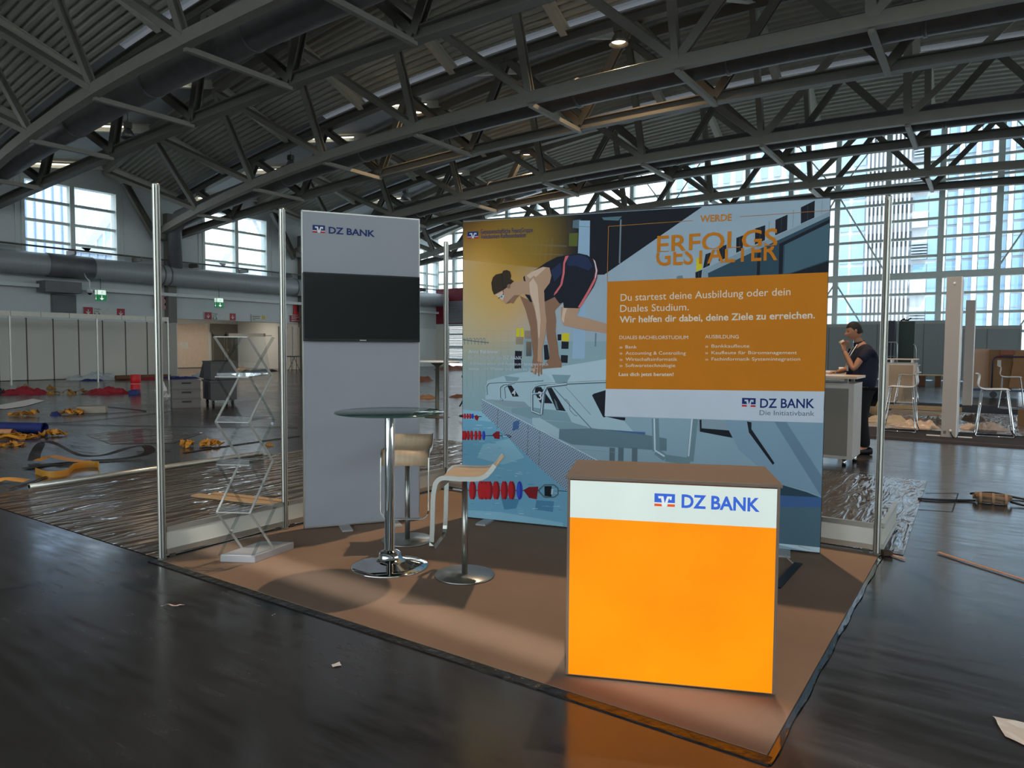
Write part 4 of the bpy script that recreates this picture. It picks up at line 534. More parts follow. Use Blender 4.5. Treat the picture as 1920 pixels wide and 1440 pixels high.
def printm(name):
    if name in pm: return pm[name]
    M = mat('print_' + name, PAL[name], .6, var=.03, vscale=3, spec=.25); n = M.node_tree; b = n.nodes['Principled BSDF']
    if name in ('wall', 'dark', 'navy', 'tile', 'slate', 'teal', 'grout'):     # printed golden sunburst in the upper left of the picture
        t = n.nodes.new('ShaderNodeTexCoord'); src = b.inputs['Base Color'].links[0].from_socket
        last = src
        for (cx, cz, rad, col, k) in ((.26, 1.93, .75, (232, 164, 24), 1.0), (.03, 1.7, .75, (206, 196, 150), .55), (.55, 2.3, .5, (150, 122, 40), .75)):
            vm = n.nodes.new('ShaderNodeVectorMath'); vm.operation = 'DISTANCE'; vm.inputs[1].default_value = (cx, -.004, cz); n.links.new(t.outputs['Object'], vm.inputs[0])
            r = n.nodes.new('ShaderNodeMapRange'); r.interpolation_type = 'SMOOTHSTEP'; r.inputs[1].default_value = .05; r.inputs[2].default_value = rad; r.inputs[3].default_value = k; r.inputs[4].default_value = 0; n.links.new(vm.outputs['Value'], r.inputs[0])
            mx = n.nodes.new('ShaderNodeMix'); mx.data_type = 'RGBA'; n.links.new(r.outputs[0], mx.inputs[0]); n.links.new(last, mx.inputs[6]); mx.inputs[7].default_value = (*lin(col), 1); last = mx.outputs[2]
        n.links.new(last, b.inputs['Base Color'])
    if name == 'mesh':                                                       # printed perforated grille
        t = n.nodes.new('ShaderNodeTexCoord'); mp = n.nodes.new('ShaderNodeMapping'); mp.inputs['Rotation'].default_value = (0, .55, 0); mp.inputs['Scale'].default_value = (70, 1, 52); n.links.new(t.outputs['Object'], mp.inputs[0])
        sp = n.nodes.new('ShaderNodeSeparateXYZ'); n.links.new(mp.outputs[0], sp.inputs[0]); ms = []
        for k in ('X', 'Z'):
            fr = n.nodes.new('ShaderNodeMath'); fr.operation = 'FRACT'; n.links.new(sp.outputs[k], fr.inputs[0]); c = n.nodes.new('ShaderNodeMath'); c.operation = 'GREATER_THAN'; c.inputs[1].default_value = .52; n.links.new(fr.outputs[0], c.inputs[0]); ms.append(c)
        mu = n.nodes.new('ShaderNodeMath'); mu.operation = 'MULTIPLY'; n.links.new(ms[0].outputs[0], mu.inputs[0]); n.links.new(ms[1].outputs[0], mu.inputs[1])
        mx = n.nodes.new('ShaderNodeMix'); mx.data_type = 'RGBA'; n.links.new(mu.outputs[0], mx.inputs[0]); mx.inputs[6].default_value = (*lin(PAL['mesh']), 1); mx.inputs[7].default_value = (*lin((66, 88, 118)), 1); n.links.new(mx.outputs[2], b.inputs['Base Color'])
    pm[name] = len(pml); pml.append(M); return pm[name]
mb = MB(); MB_ = mb; lay = 0
mb.box(.006, .002, .02, BW - .006, .028, 2.466); mb.k = printm('wall'); mb.m = [printm('wall')] * len(mb.f)
DY = -.0002
for c, q in ART:
    k = printm(c); lay += 1; mb.mat(k); mb.poly([(int(a) / 1000, DY - .000012 * lay, int(b) / 1000 - CZ) for a, b in (x.split(',') for x in q.split(' '))])
yl = DY - .000012 * (lay + 10)
PB = lambda s_, z, o=0: (s_, yl - .00005 * o, z - CZ)
for body, a, b, cap, col, bold, clip in TEXT:
    mb.mat(printm(col)); a = (a[0] / 1000, a[1] / 1000); b = (b[0] / 1000, b[1] / 1000); cap /= 1000
    if clip == 'top': add_text(mb, body, (a[0], a[1] - .013), (b[0], b[1] - .013), cap * 1.1, PB, .012, ('above', .11))
    elif clip == 'bottom': add_text(mb, body, a, b, cap * 1.22, PB, .012, ('below', .7))
    else: add_text(mb, body, a, b, cap, PB, (0, .018, .03)[bold])
kb, kw, kr = printm('textblue'), printm('white'), printm('red')
emblem(mb, .046, 2.331, .094, .054, PB, kb, kw, kr); emblem(mb, 2.216, 1.029, .093, .063, PB, kb, kw, kr)
mb.build('printed_fabric', pml, ban, fixn=False)
blk = mat('frame_black', (28, 30, 34), .4, .3)
mb = MB(); mb.box(0, 0, .01, .006, .05, 2.474); mb.box(BW - .006, 0, .01, BW, .05, 2.474); mb.box(0, 0, 2.466, BW, .05, 2.476); mb.box(0, 0, .01, BW, .05, .02); mb.box(.006, .03, .02, BW - .006, .034, 2.466); mb.build('edge_frame', blk, ban)
for x in (.2, 1.36, 2.48): MB().box(x, -.17, 0, x + .085, .2, .014).build('foot_plate', mat('foot_silver', (176, 172, 168), .5), ban)
# lit counter
A = Vector((3.061, .083, CZ)); B = Vector((3.859, .423, CZ)); d = B - A; CW = d.length; CH = .885; CD = .45
cnt = thing('counter', 'square lit counter glowing orange with a white top band', 'counter', A, math.atan2(d.y, d.x))
brownm = mat('counter_laminate', (128, 108, 92), .5, var=.02); glowm = {}
def lit(name, col, es, var): return mat(name, tuple(c * .62 for c in col), .5, var=var, vscale=2.2, emis=col, es=es, spec=.2)
MB().box(-.008, -.008, CH - .014, CW + .008, CD, CH).build('top_board', brownm, cnt, bevel=.002)
mb = MB(); mb.box(0, 0, .012, .012, CD - .01, CH - .014); mb.box(CW - .012, 0, .012, CW, CD - .01, CH - .014); mb.box(.012, CD - .03, .012, CW - .012, CD - .01, CH - .014); mb.box(.012, .0, .012, CW - .012, CD - .02, .03); mb.build('carcass', brownm, cnt)
MB().box(.0125, -.002, .016, CW - .0125, .004, .705).build('orange_light_panel', lit('glow_orange', (255, 142, 0), .62, .1), cnt)
MB().box(.0125, -.002, .705, CW - .0125, .004, CH - .02).build('white_light_panel', lit('glow_white', (228, 242, 234), .46, .06), cnt); wlp = bpy.data.objects['white_light_panel']
PC = lambda s_, z, o=0: (s_, -.0026 - .0003 * o, z)
gb = lit('glow_blue', (58, 104, 214), .48, 0); gr = lit('glow_red', (236, 92, 40), .48, 0)
mb = MB(); emblem(mb, .367, .772, .084, .054, PC, 0, 1, 2); mb.build('emblem', [gb, lit('glow_white2', (236, 244, 244), .48, 0), gr], wlp, fixn=False)
mb = MB(); add_text(mb, 'DZ BANK', (.478, .772), (.789, .7705), .053, PC, .028); mb.build('lettering', gb, wlp, fixn=False)
for x, y in ((.04, .04), (CW - .04, .04), (.04, CD - .05), (CW - .04, CD - .05)): MB().lathe([(.02, 0), (.02, .013)], (x, y, 0), 12).build('foot', black, cnt)
# glass bar table
tb = thing('bar_table', 'round glass bar table on a chrome column and trumpet base', 'table', (1.336, .779, CZ))
MB().lathe([(0, 0), (.25, 0), (.252, .004), (.245, .01), (.2, .022), (.13, .04), (.085, .054), (.078, .062), (.076, .075), (.066, .095), (.05, .105), (.033, .112), (.033, .99), (.03, .998), (0, .998)], n=48).build('chrome_base', chrome, tb)
MB().lathe([(0, .998), (.06, .998), (.06, 1.004), (0, 1.004)], n=32).build('mounting_plate', chrome, tb)

MB().lathe([(0, 1.0045), (.345, 1.0045), (.35, 1.007), (.35, 1.012), (.345, 1.0145), (0, 1.0145)], n=64).build('glass_top', glassy('table_glass_sheet', (206, 226, 218), .05), tb); MB().lathe([(.3465, 1.005), (.351, 1.0075), (.351, 1.0115), (.3465, 1.014)], n=64).build('glass_edge', mat('glass_edge_green', (38, 74, 66), .05, spec=.8), tb)
# bar stools: a plywood shell in a bent flat steel frame that loops down into a footrest
seatm = mat('bleached_plywood', (208, 182, 150), .5, var=.08, vscale=5, stretch=(1, 10, 1))
def stool(name, label, x, y, rz, zs, W_):
    t = thing(name, label, 'bar stool', (x, y, CZ), rz, 'steel framed bar stools beside the glass table')
    MB().lathe([(0, 0), (.188, 0), (.19, .006), (.186, .012), (0, .014)], n=48).build('base_disc', brushed, t)
    MB().lathe([(.019, .012), (.019, zs - .1), (.015, zs - .1), (.015, zs - .05)], n=20).build('column', brushed, t)
    MB().lathe([(.012, zs - .055), (.026, zs - .05), (.03, zs - .03), (.03, zs - .012), (0, zs - .012)], n=20).build('swivel_socket', black, t)
    def arc(cx, cz, r, a0, a1, n): return [(cx + r * math.cos(math.radians(a0 + (a1 - a0) * i / n)), cz + r * math.sin(math.radians(a0 + (a1 - a0) * i / n))) for i in range(n + 1)]
    prof = [(-.215, zs + .085)] + [(-.19, zs + .05), (-.165, zs + .022), (-.135, zs + .005), (-.1, zs - .002), (0, zs - .004), (.08, zs + .001)] + arc(.085, zs - .062, .063, 80, 5, 7) + [(.155, zs - .1)]
    mb = MB(); hwid = W_ / 2 - .006
    mb.grid(lambda u, v: (*[(lambda k, f: prof[k][0] + (prof[min(k + 1, len(prof) - 1)][0] - prof[k][0]) * f)(min(int(u * (len(prof) - 1)), len(prof) - 2), u * (len(prof) - 1) - min(int(u * (len(prof) - 1)), len(prof) - 2)), -hwid + 2 * hwid * v], (lambda k, f: prof[k][1] + (prof[min(k + 1, len(prof) - 1)][1] - prof[k][1]) * f)(min(int(u * (len(prof) - 1)), len(prof) - 2), u * (len(prof) - 1) - min(int(u * (len(prof) - 1)), len(prof) - 2))), len(prof) - 1, 2)
    o = mb.build('seat_shell', seatm, t); so = o.modifiers.new('thickness', 'SOLIDIFY'); so.thickness = .012; so.offset = -1
    leg = [(.158, zs - .14), (.162, .33), (.166, .262)]
    p = [(a, -W_ / 2, b) for a, b in prof] + [(a, -W_ / 2, b) for a, b in leg]
    yb = W_ / 2; bz = .262
    corner = [(.167, -yb + .06 * (1 - math.cos(k * PI / 8)), bz - .06 * math.sin(k * PI / 8)) for k in range(1, 5)]
    full = p + corner + [(q[0], -q[1], q[2]) for q in (p + corner)[::-1]]
    sec = [(-.003, -.013), (.003, -.013), (.003, .013), (-.003, .013)]
    # flat bar: wide across the profile plane
    mb = MB(); N = len(full); b = 0
    for i, q in enumerate(full):
        q = Vector(q); dr = (Vector(full[min(i + 1, N - 1)]) - Vector(full[max(i - 1, 0)])).normalized(); mid = abs(q.y) < W_ / 2 - .001
        nv = Vector((1, 0, 0)) if mid else dr.cross(Vector((0, 1, 0))).normalized(); sv = dr.cross(nv).normalized()
        for a_, c_ in ((-.004, -.014), (.004, -.014), (.004, .014), (-.004, .014)): mb.v.append(tuple(q + sv * a_ + nv * c_))
    for i in range(N - 1):
        for j in range(4): mb.face([i * 4 + j, i * 4 + (j + 1) % 4, (i + 1) * 4 + (j + 1) % 4, (i + 1) * 4 + j])
    mb.face([3, 2, 1, 0]); mb.face([(N - 1) * 4 + j for j in range(4)])
    mb.build('steel_frame', brushed, t)
    return t
stool('bar_stool', 'bar stool in front, turned sideways, right of the glass table', 1.854, .91, math.radians(208), .652, .40)
stool('bar_stool', 'bar stool behind the glass table column, facing the camera', 1.011, 1.299, math.radians(306), .682, .34)
# folding brochure stand
bs = thing('brochure_stand', 'folding clear acrylic zigzag brochure stand on a silver base', 'brochure stand', (.367, .186, CZ))
ex = Vector((.206, .119, 0)); ey = Vector((-.07, .42, 0)).normalized() * .36; exn = ex.normalized()
zig = mat('zigzag_rod', (176, 176, 170), .4, .3); acr = glassy('acrylic', (236, 240, 240), .09)
mb = MB(); P4 = [Vector((0, 0, 0)), ex, ex + ey * 1.02, ey * 1.02]
mb.v += [tuple(q + Vector((0, 0, z))) for z in (0, .05) for q in P4]
for q in ((0, 1, 2, 3), (4, 5, 6, 7), (0, 1, 5, 4), (1, 2, 6, 5), (2, 3, 7, 6), (3, 0, 4, 7)): mb.face(list(q))
mb.build('base_tray', mat('silver_lacquer', (184, 186, 190), .35, .4), bs, bevel=.004)
lev = [.05, .34, .655, .935, 1.23, 1.49]
for side in (0, 1):
    o0 = ex * (.03 + .94 * side)
    for i in range(5):
        ya, yb = (.5, -.08) if i % 2 == 0 else (-.08, .5)
        a1 = o0 + ey * ya; b1 = o0 + ey * yb; a1 = Vector((a1.x, a1.y, lev[i])); b1 = Vector((b1.x, b1.y, lev[i + 1]))
        MB().beam(a1, b1, .008, .014, up=exn).build('folding_arm', zig, bs)
        a2 = o0 + ey * yb + exn * .012; b2 = o0 + ey * ya + exn * .012; a2 = Vector((a2.x, a2.y, lev[i])); b2 = Vector((b2.x, b2.y, lev[i + 1]))
        MB().beam(a2, b2, .006, .02, up=exn).build('acrylic_arm', acr, bs)
for i in range(1, 6):
    z = lev[i]; fr = i % 2 == 1
    a = ex * .03 - ey * .08; b = ex * .97 - ey * .08; c = ex * .97 + ey * .5; dd = ex * .03 + ey * .5
    mb = MB(); q = [a + Vector((0, 0, z + .004)), b + Vector((0, 0, z + .004)), c + Vector((0, 0, z + .02)), dd + Vector((0, 0, z + .02))]
    mb.poly([tuple(k) for k in q]); mb.poly([tuple(q[0]), tuple(q[1]), tuple(q[1] + Vector((0, 0, .035))), tuple(q[0] + Vector((0, 0, .035)))])
    if i < 5: mb.build('shelf', acr, bs)
    MB().beam(a + Vector((0, 0, z)), b + Vector((0, 0, z)), .006, .006).build('cross_rod', zig, bs); MB().beam(dd + Vector((0, 0, z + .012)), c + Vector((0, 0, z + .012)), .006, .006).build('cross_rod', zig, bs)
a = ex * .0 + ey * .3; b = ex * 1.0 + ey * .3
MB().beam(a + Vector((0, 0, 1.505)), b + Vector((0, 0, 1.505)), .03, .02).build('top_bar', mat('top_bar_brown', (138, 122, 102), .5), bs)
q = [ex * .03 + ey * .5, ex * .97 + ey * .5]; MB().poly([(q[0].x, q[0].y, 1.2), (q[1].x, q[1].y, 1.2), (b.x, b.y, 1.5), (a.x, a.y, 1.5)]).build('leaflet_pocket', acr, bs)
# cables in the booth
cab = mat('white_cable', (206, 196, 180), .5); cabk = mat('black_cable', (18, 18, 18), .4)
def cable(name, pts, r, m_, label, sub=6):
    P = [Vector(p) for p in pts]; o = []
    for i in range(len(P) - 1):
        p0, p1, p2, p3 = P[max(i - 1, 0)], P[i], P[i + 1], P[min(i + 2, len(P) - 1)]
        for k in range(sub):
            t = k / sub; o.append(.5 * ((2 * p1) + (-p0 + p2) * t + (2 * p0 - 5 * p1 + 4 * p2 - p3) * t * t + (-p0 + 3 * p1 - 3 * p2 + p3) * t ** 3))
    o.append(P[-1]); return tag(MB().tube(o, r, 6).build(name, m_), label, 'cable')
cable('power_cable', [(.6, 2.6, .2), (.75, 2.35, .14), (.85, 2.3, .02), (.95, 2.15, CZ + .005), (1.0, 2.3, CZ + .005)], .004, cab, 'thin white cable between the grey display and the banner')
cable('power_cable', [(3.35, 2.72, CZ + .004), (3.42, 2.5, CZ + .01), (3.5, 2.36, CZ + .004)], .005, cab, 'short white cable under the right end of the banner')
tag(MB().cbox((3.525, 2.1, CZ + .005), (.05, .58, .008), 0).build('cable_cover', cabk), 'dark cable tape strip on the carpet right of the counter', 'cable cover')
# ------------------------------------------------------------------ things on and along the left wall
dw = thing('ventilation_duct', 'large round spiral duct running along the left wall under the windows', 'duct', (-30.2, 10, 4.98))
MB().tube([(0, y, 0) for y in (-30, -10, 0, 10, 29.2)], .5, 24).build('pipe', mat('spiral_duct', (164, 166, 168), .45, .1, var=.08, vscale=30, stretch=(.02, 1, .02), bump=.25, bscale=22), dw)
MB().tube([(0, 1.8, 0), (0, 3.7, 0)], .53, 24).build('damper_section', ductm, dw)
mb = MB()
for y in (7.0, 7.35, 15.2): mb.lathe([(.5, -.04), (.53, -.03), (.53, .03), (.5, .04)], (0, y, 0), 24, R=Matrix.Rotation(PI / 2, 3, 'X'))
mb.build('joint_ring', ductm, dw)
MB().tube([(.05, 7.75, .4), (.05, 7.75, 2.35), (.6, 7.7, 2.75)], .33, 20, up=(0, 1, 0)).build('riser_pipe', ductm, dw)
MB().cbox((-.2, 2.4, -.95), (.9, 1.5, .5)).build('outlet_hood', ductm, dw)
rp = thing('pipe_rail', 'thin pipe rail on brackets running above the large wall duct', 'pipe', (-30.2, 10, 5.75))
MB().tube([(0, -28, 0), (0, 29, 0)], .045, 6).build('pipe', alu_d, rp)
for y in range(-6, 28, 3): MB().box(-.75, y - .04, -.2, .06, y + .04, .02).build('bracket', steel_d, rp)
struct(MB().box(-31, -25, 3.98, -30.55, 39, 4.14).build('trim_5', wallm))
mb = MB(); gv = thing('wall_grille', 'grey louvred ventilation grille in the left wall above the white booth', 'grille', (-30.98, 12.27, 2.75))
for k in range(11): mb.box(0, .05, .03 + k * .09, .04, 1.03, .08 + k * .09)
mb.build('louvres', mat('grille_grey', (104, 110, 114), .5, .3), gv); MB().box(-.01, 0, 0, .01, 1.08, 1.02).build('frame', steel_d, gv)
cam_ = thing('dome_camera', 'small white dome camera hanging under the wall duct', 'camera', (-28.9, 13.0, 3.75))
MB().lathe([(0, .1), (.08, .08), (.12, 0), (.13, .12), (.1, .2), (0, .22)], (0, 0, 0), 16).build('housing', whitem, cam_); MB().lathe([(0, -.08), (.07, -.05), (.1, .02), (.1, .05), (0, .05)], n=16).build('dome', blackgloss, cam_)
MB().tube([(0, 0, .2), (0, 0, .55), (-.3, 0, .7), (-.95, .2, 1.0)], .025, 6).build('bracket', whitem, cam_)
green = mat('exit_green', (20, 130, 74), .4, emis=(20, 130, 74), es=.25); exw = mat('exit_white', (232, 246, 238), .4, emis=(232, 246, 238), es=.5)
EZ = 3.5
def exit_sign(y, label):
    t = thing('exit_sign', label, 'exit sign', (-30, y, EZ), 0, 'green exit signs hanging on the left wall')
    MB().box(-.1, -.12, 0, .1, .3, .52).build('box', green, t)
    def face(P):
        mb = MB(); mb.poly([P(.06, .55), P(.94, .55), P(.94, .96), P(.06, .96)]); mb.poly([P(.46, .2), P(.54, .2), P(.54, .48), P(.46, .48)]); mb.poly([P(.5, .06), P(.74, .24), P(.26, .24)]); mb.build('pictogram', exw, t, fixn=False)
        mb = MB(); mb.poly([P(.55, .86), P(.63, .86), P(.63, .93), P(.55, .93)]); mb.poly([P(.45, .72), P(.55, .84), P(.62, .8), P(.54, .7)]); mb.poly([P(.5, .72), P(.72, .72), P(.72, .68), P(.5, .66)]); mb.poly([P(.46, .74), P(.53, .7), P(.34, .58), P(.28, .61)]); mb.poly([P(.5, .72), P(.56, .69), P(.66, .59), P(.6, .57)]); mb.build('running_figure', green, t, fixn=False)
    face(lambda u, v: (.102, -.12 + .42 * u, .52 * v)); face(lambda u, v: (-.1 + .2 * u, -.122, .52 * v))
    MB().tube([(0, .09, .52), (0, .09, 1.05)], .012, 4).build('hanger', black, t)
exit_sign(13.9, 'green exit sign beside the dome camera'); exit_sign(20.0, 'green exit sign above the doorway opening')
signred = mat('sign_red', (172, 48, 60), .5); signwh = mat('sign_white', (206, 208, 200), .5); signpink = mat('sign_pink', (226, 178, 184), .5)
def hall_sign(y0, y1, z0, z1, label):
    t = thing('hall_sign', label, 'sign', (-30.95, y0, z0), 0, 'red and white hall signs'); L = y1 - y0; H = z1 - z0; w1 = .22 * L
    MB().box(-.04, 0, 0, .02, L, H).build('board', signwh, t); P = lambda s_, z: (.026, s_, z)
    for a, b in ((0, w1), (L - w1 * .9, L)):
        MB().box(.02, a, 0, .024, b, H).build('red_field', signred, t); c = (a + b) / 2; mb = MB(); mb.poly([P(c - .015, .1), P(c + .015, .1), P(c + .015, .3), P(c - .015, .3)]); mb.poly([P(c - .1, .2), P(c - .07, .21), P(c, .1), P(c + .07, .21), P(c + .1, .2), P(c, .06)]); mb.build('arrow', whitem, t, fixn=False)
    mb = MB(); add_text(mb, 'Halle', (w1 + .06, H - .11), (w1 + .36, H - .11), .08, P); add_text(mb, 'Hall', (w1 + .06, H - .22), (w1 + .27, H - .22), .08, P); add_text(mb, '1.1', (w1 + .06, H - .39), (w1 + .3, H - .39), .13, P, .03); mb.build('lettering', black, t, fixn=False)
hall_sign(13.64, 15.55, 2.82, 3.23, 'red and white hall sign above the white booth fascia'); hall_sign(19.83, 21.72, 2.88, 3.27, 'red and white hall sign above the doorway opening')
t = thing('wall_sign', 'small pale sign with a yellow square above the doorway', 'sign', (-30.95, 22.76, 2.86)); MB().box(-.02, 0, 0, .02, 1.2, .4).build('board', signwh, t); MB().box(.02, .7, .16, .024, .9, .36).build('yellow_field', mat('sign_yellow', (206, 176, 40), .5), t)
mb = MB()
for k, l in enumerate((.52, .5, .2)): mb.box(.02, .06, .28 - k * .1, .024, .06 + l, .32 - k * .1)
mb.build('text_lines', steel_d, t)
t = thing('wall_sign', 'bright red square sign with a black letter at the left edge of the grey display', 'sign', (-30.95, 25.73, 3.38)); MB().box(-.02, 0, 0, .02, 1.1, .78).build('board', redm, t)
mb = MB(); add_text(mb, 'E', (.28, .22), (.62, .22), .44, lambda s_, z: (.026, s_, z), .04); mb.build('lettering', black, t, fixn=False)
t = thing('wall_sign', 'dark red sign with pale text lines below the bright red sign', 'sign', (-30.95, 25.49, 2.93)); MB().box(-.02, 0, 0, .02, 1.3, .4).build('board', mat('sign_darkred', (150, 26, 36), .5), t)
mb = MB()
for k, l in enumerate((.7, .4, .6)): mb.box(.02, .08, .29 - k * .11, .024, .08 + l, .32 - k * .11)
mb.build('text_lines', whitem, t)
t = thing('wall_sign', 'pink square sign with two black arcs behind the left aluminium post', 'sign', (-30.9, 17.0, 3.32)); MB().box(-.04, 0, 0, .02, .82, .8).build('board', signpink, t); P = lambda a, r: (.024, .45 + r * math.cos(a), .4 + r * math.sin(a)); mb = MB()
for s0 in (.35, -1.05):
    for k in range(4): a, b = s0 + k * .18, s0 + (k + 1) * .18; mb.poly([P(a, .17), P(b, .17), P(b, .27), P(a, .27)])
mb.build('black_arc', black, t, fixn=False)
t = thing('wall_sign', 'tiny red sign beside the pink square sign', 'sign', (-30.9, 17.9, 3.6)); MB().box(-.02, 0, 0, .02, .22, .25).build('board', signred, t)
# white booth against the left wall
pan = mat('booth_panel', (206, 203, 192), .6, var=.02, vscale=.6)
bw = thing('exhibition_booth', 'long white booth of panels with a white fascia along the left wall', 'booth', (-27.3, 4, 0))
ysp = [4 + .97 * k for k in range(13)]
for a, b in zip(ysp[:-1], ysp[1:]): MB().box(-.02, a - 4 + .02, .03, .02, b - 4 - .02, 2.48).build('wall_panel', pan, bw)
for y in ysp: MB().box(-.03, y - 4 - .022, 0, .03, y - 4 + .022, 2.5).build('profile_post', alu_d, bw)
for k in range(1): MB().box(.03 + .8 * k, 11.62, .03, .8 + .8 * k, 11.66, 2.48).build('return_panel', pan, bw)
fy = [4.1] + [8.06 + .955 * k for k in range(7)]
for a, b in zip(fy[:-1], fy[1:]): MB().box(3.27, a - 4 + .01, 2.44, 3.33, b - 4 - .01, 2.62).build('fascia_board', mat('fascia', (226, 222, 208), .5), bw)
for y in (8.03, 10.95, 13.78): MB().box(3.27, y - 4 - .025, 0, 3.32, y - 4 + .025, 2.62).build('front_post', alu, bw)
# foyer: panels, door and screens behind the opening
MB_ = MB(); t = thing('partition_panel', 'beige partition panel with a small notice left of the glass door', 'panel', (-37.9, 22, 0))
MB().box(0, -.2, .05, .05, 2.4, 2.78).build('board', mat('beige_panel', (212, 196, 180), .6), t); MB().box(.05, .45, 1.25, .06, 1.0, 1.65).build('notice', signwh, t); MB().box(.05, -.1, .35, .06, .1, 1.7).build('hatch', pan, t)
t = thing('glass_door', 'grey framed glass double door in the foyer behind the opening', 'door', (-37.9, 24.7, 0))
for k in range(2):
    y = k * 1.0; MB().box(.0, y, .05, .06, y + .95, .3).build('bottom_rail', steel_d, t); mb = MB(); mb.box(0, y, .3, .06, y + .1, 2.2); mb.box(0, y + .85, .3, .06, y + .95, 2.2); mb.box(0, y, 2.1, .06, y + .95, 2.35); mb.build('leaf_frame', steel_d, t); MB().box(.02, y + .1, .3, .03, y + .85, 2.1).build('pane', mat('dark_pane', (84, 86, 78), .1), t); MB().tube([(.1, y + (.82 if k == 0 else .13), .95), (.1, y + (.82 if k == 0 else .13), 1.25)], .015, 6).build('handle', chrome, t)
MB().box(0, -.1, 2.35, .05, 2.1, 2.9).build('head_panel', steel_d, t)
t = thing('partition_panel', 'narrow pale upright panel standing in the foyer', 'panel', (-36.5, 27.0, 0)); MB().box(0, 0, .05, .05, .62, 2.6).build('board', mat('beige_panel', (212, 196, 180)), t); MB().box(-.3, -.2, 0, .3, .7, .05).build('base', steel_d, t)
t = thing('partition_panel', 'white panels to the right of the doorway opening', 'panel', (-30.9, 24.6, 0))
for k in range(3): MB().box(0, .98 * k, .04, .05, .98 * k + .95, 2.62).build('board', mat('beige_panel', (212, 196, 180)), t)
for k in range(4): MB().box(-.01, .98 * k - .03, 0, .06, .98 * k, 2.64).build('profile_post', alu_d, t)
t = thing('foyer_fill_light', 'unseen flat light panel added on the foyer ceiling to brighten the foyer', 'light', (-34.5, 22.5, 3.38)); MB().box(-.6, -3, -.03, .6, 3, 0).build('diffuser', mat('foyer_fill_glow', (255, 240, 220), .5, emis=(255, 236, 214), es=3.5), t); MB().box(-.65, -3.05, -.02, .65, 3.05, .02).build('housing', whitem, t)  # added panel out of view, there only to brighten the foyer
t = thing('folding_stool', 'dark folding stool in front of the white panels by the doorway', 'stool', (-29.2, 24.35, 0)); MB().box(-.2, -.35, .82, .2, .35, .88).build('seat', black, t)
for s in (-1, 1): MB().tube([(-.15, s * .3, 0), (.15, s * .05, .84)], .02, 6).build('leg', steel_d, t); MB().tube([(.15, s * .3, 0), (-.15, s * .1, .84)], .02, 6).build('leg', steel_d, t)
# ------------------------------------------------------------------ crates and trolley
gr1 = mat('crate_grey', (96, 95, 95), .5); gr2 = mat('bin_grey', (66, 67, 70), .5)
def crate(z, label):
    t = thing('crate', label, 'crate', (-10.95, 6.72, z), math.radians(-25), 'grey plastic crates in a stack'); H = .212
    mb = MB(); mb.box(-.2, -.3, 0, .2, .3, .02)
    for q in ((-.2, -.3, -.18, .3), (.18, -.3, .2, .3), (-.18, -.3, .18, -.28), (-.18, .28, .18, .3)): mb.box(q[0], q[1], .02, q[2], q[3], H)
    mb.build('shell', gr1, t, bevel=.006); mb = MB(); mb.box(-.21, -.31, H - .03, .21, .31, H - .004); mb.build('rim', gr1, t)
    MB().box(.199, -.1, H - .08, .213, .1, H - .045).build('grip_slot', black, t); 
    for s in (-.13, .13): MB().box(-.203, s - .01, .02, -.2, s + .01, H - .03).build('rib', gr2, t)
for k, lb in enumerate(('lowest grey crate in the stack beside the wheeled bin', 'middle grey crate in the stack beside the wheeled bin', 'topmost grey crate in the stack beside the wheeled bin')): crate(.215 * k, lb)
t = thing('wheeled_bin', 'dark grey wheeled bin on black castors beside the stacked crates', 'bin', (-10.95, 7.6, 0), math.radians(-20))
mb = MB(); mb.box(-.4, -.3, .15, .4, .3, .62); mb.build('body', gr2, t, bevel=.015); MB().box(-.42, -.32, .57, .42, .32, .62).build('rim', gr2, t); 
for x in (-.15, .1): MB().box(x, -.31, .16, x + .02, -.3, .57).build('rib', gr1, t)
for x, y in ((-.3, -.22), (.3, -.22), (-.3, .22), (.3, .22)): c = MB().lathe([(.0, -.02), (.065, -.02), (.065, .02), (0, .02)], (x, y, .065), 14, False, Matrix.Rotation(PI / 2, 3, 'X')).build('castor', black, t); MB().box(x - .02, y - .03, .08, x + .02, y + .03, .15).build('castor_fork', steel_d, c)
t = thing('storage_bin', 'dark grey storage bin with a raised flap lying on the wheeled bin', 'bin', (-11.0, 7.65, .622), math.radians(-20))
MB().box(-.4, -.3, 0, .4, .3, .45).build('body', gr2, t, bevel=.015); MB().box(-.42, -.32, .42, .42, .32, .45).build('rim', gr2, t); mb = MB(); mb.poly([(-.4, -.3, .44), (-.4, .3, .44), (-.85, .3, .03), (-.85, -.3, .03)]); mb.poly([(-.4, -.3, .43), (-.4, -.3, .02), (-.85, -.3, .03)]); o = mb.build('flap', black, t); MB().box(.05, -.302, .03, .07, -.3, .42).build('rib', gr1, t)
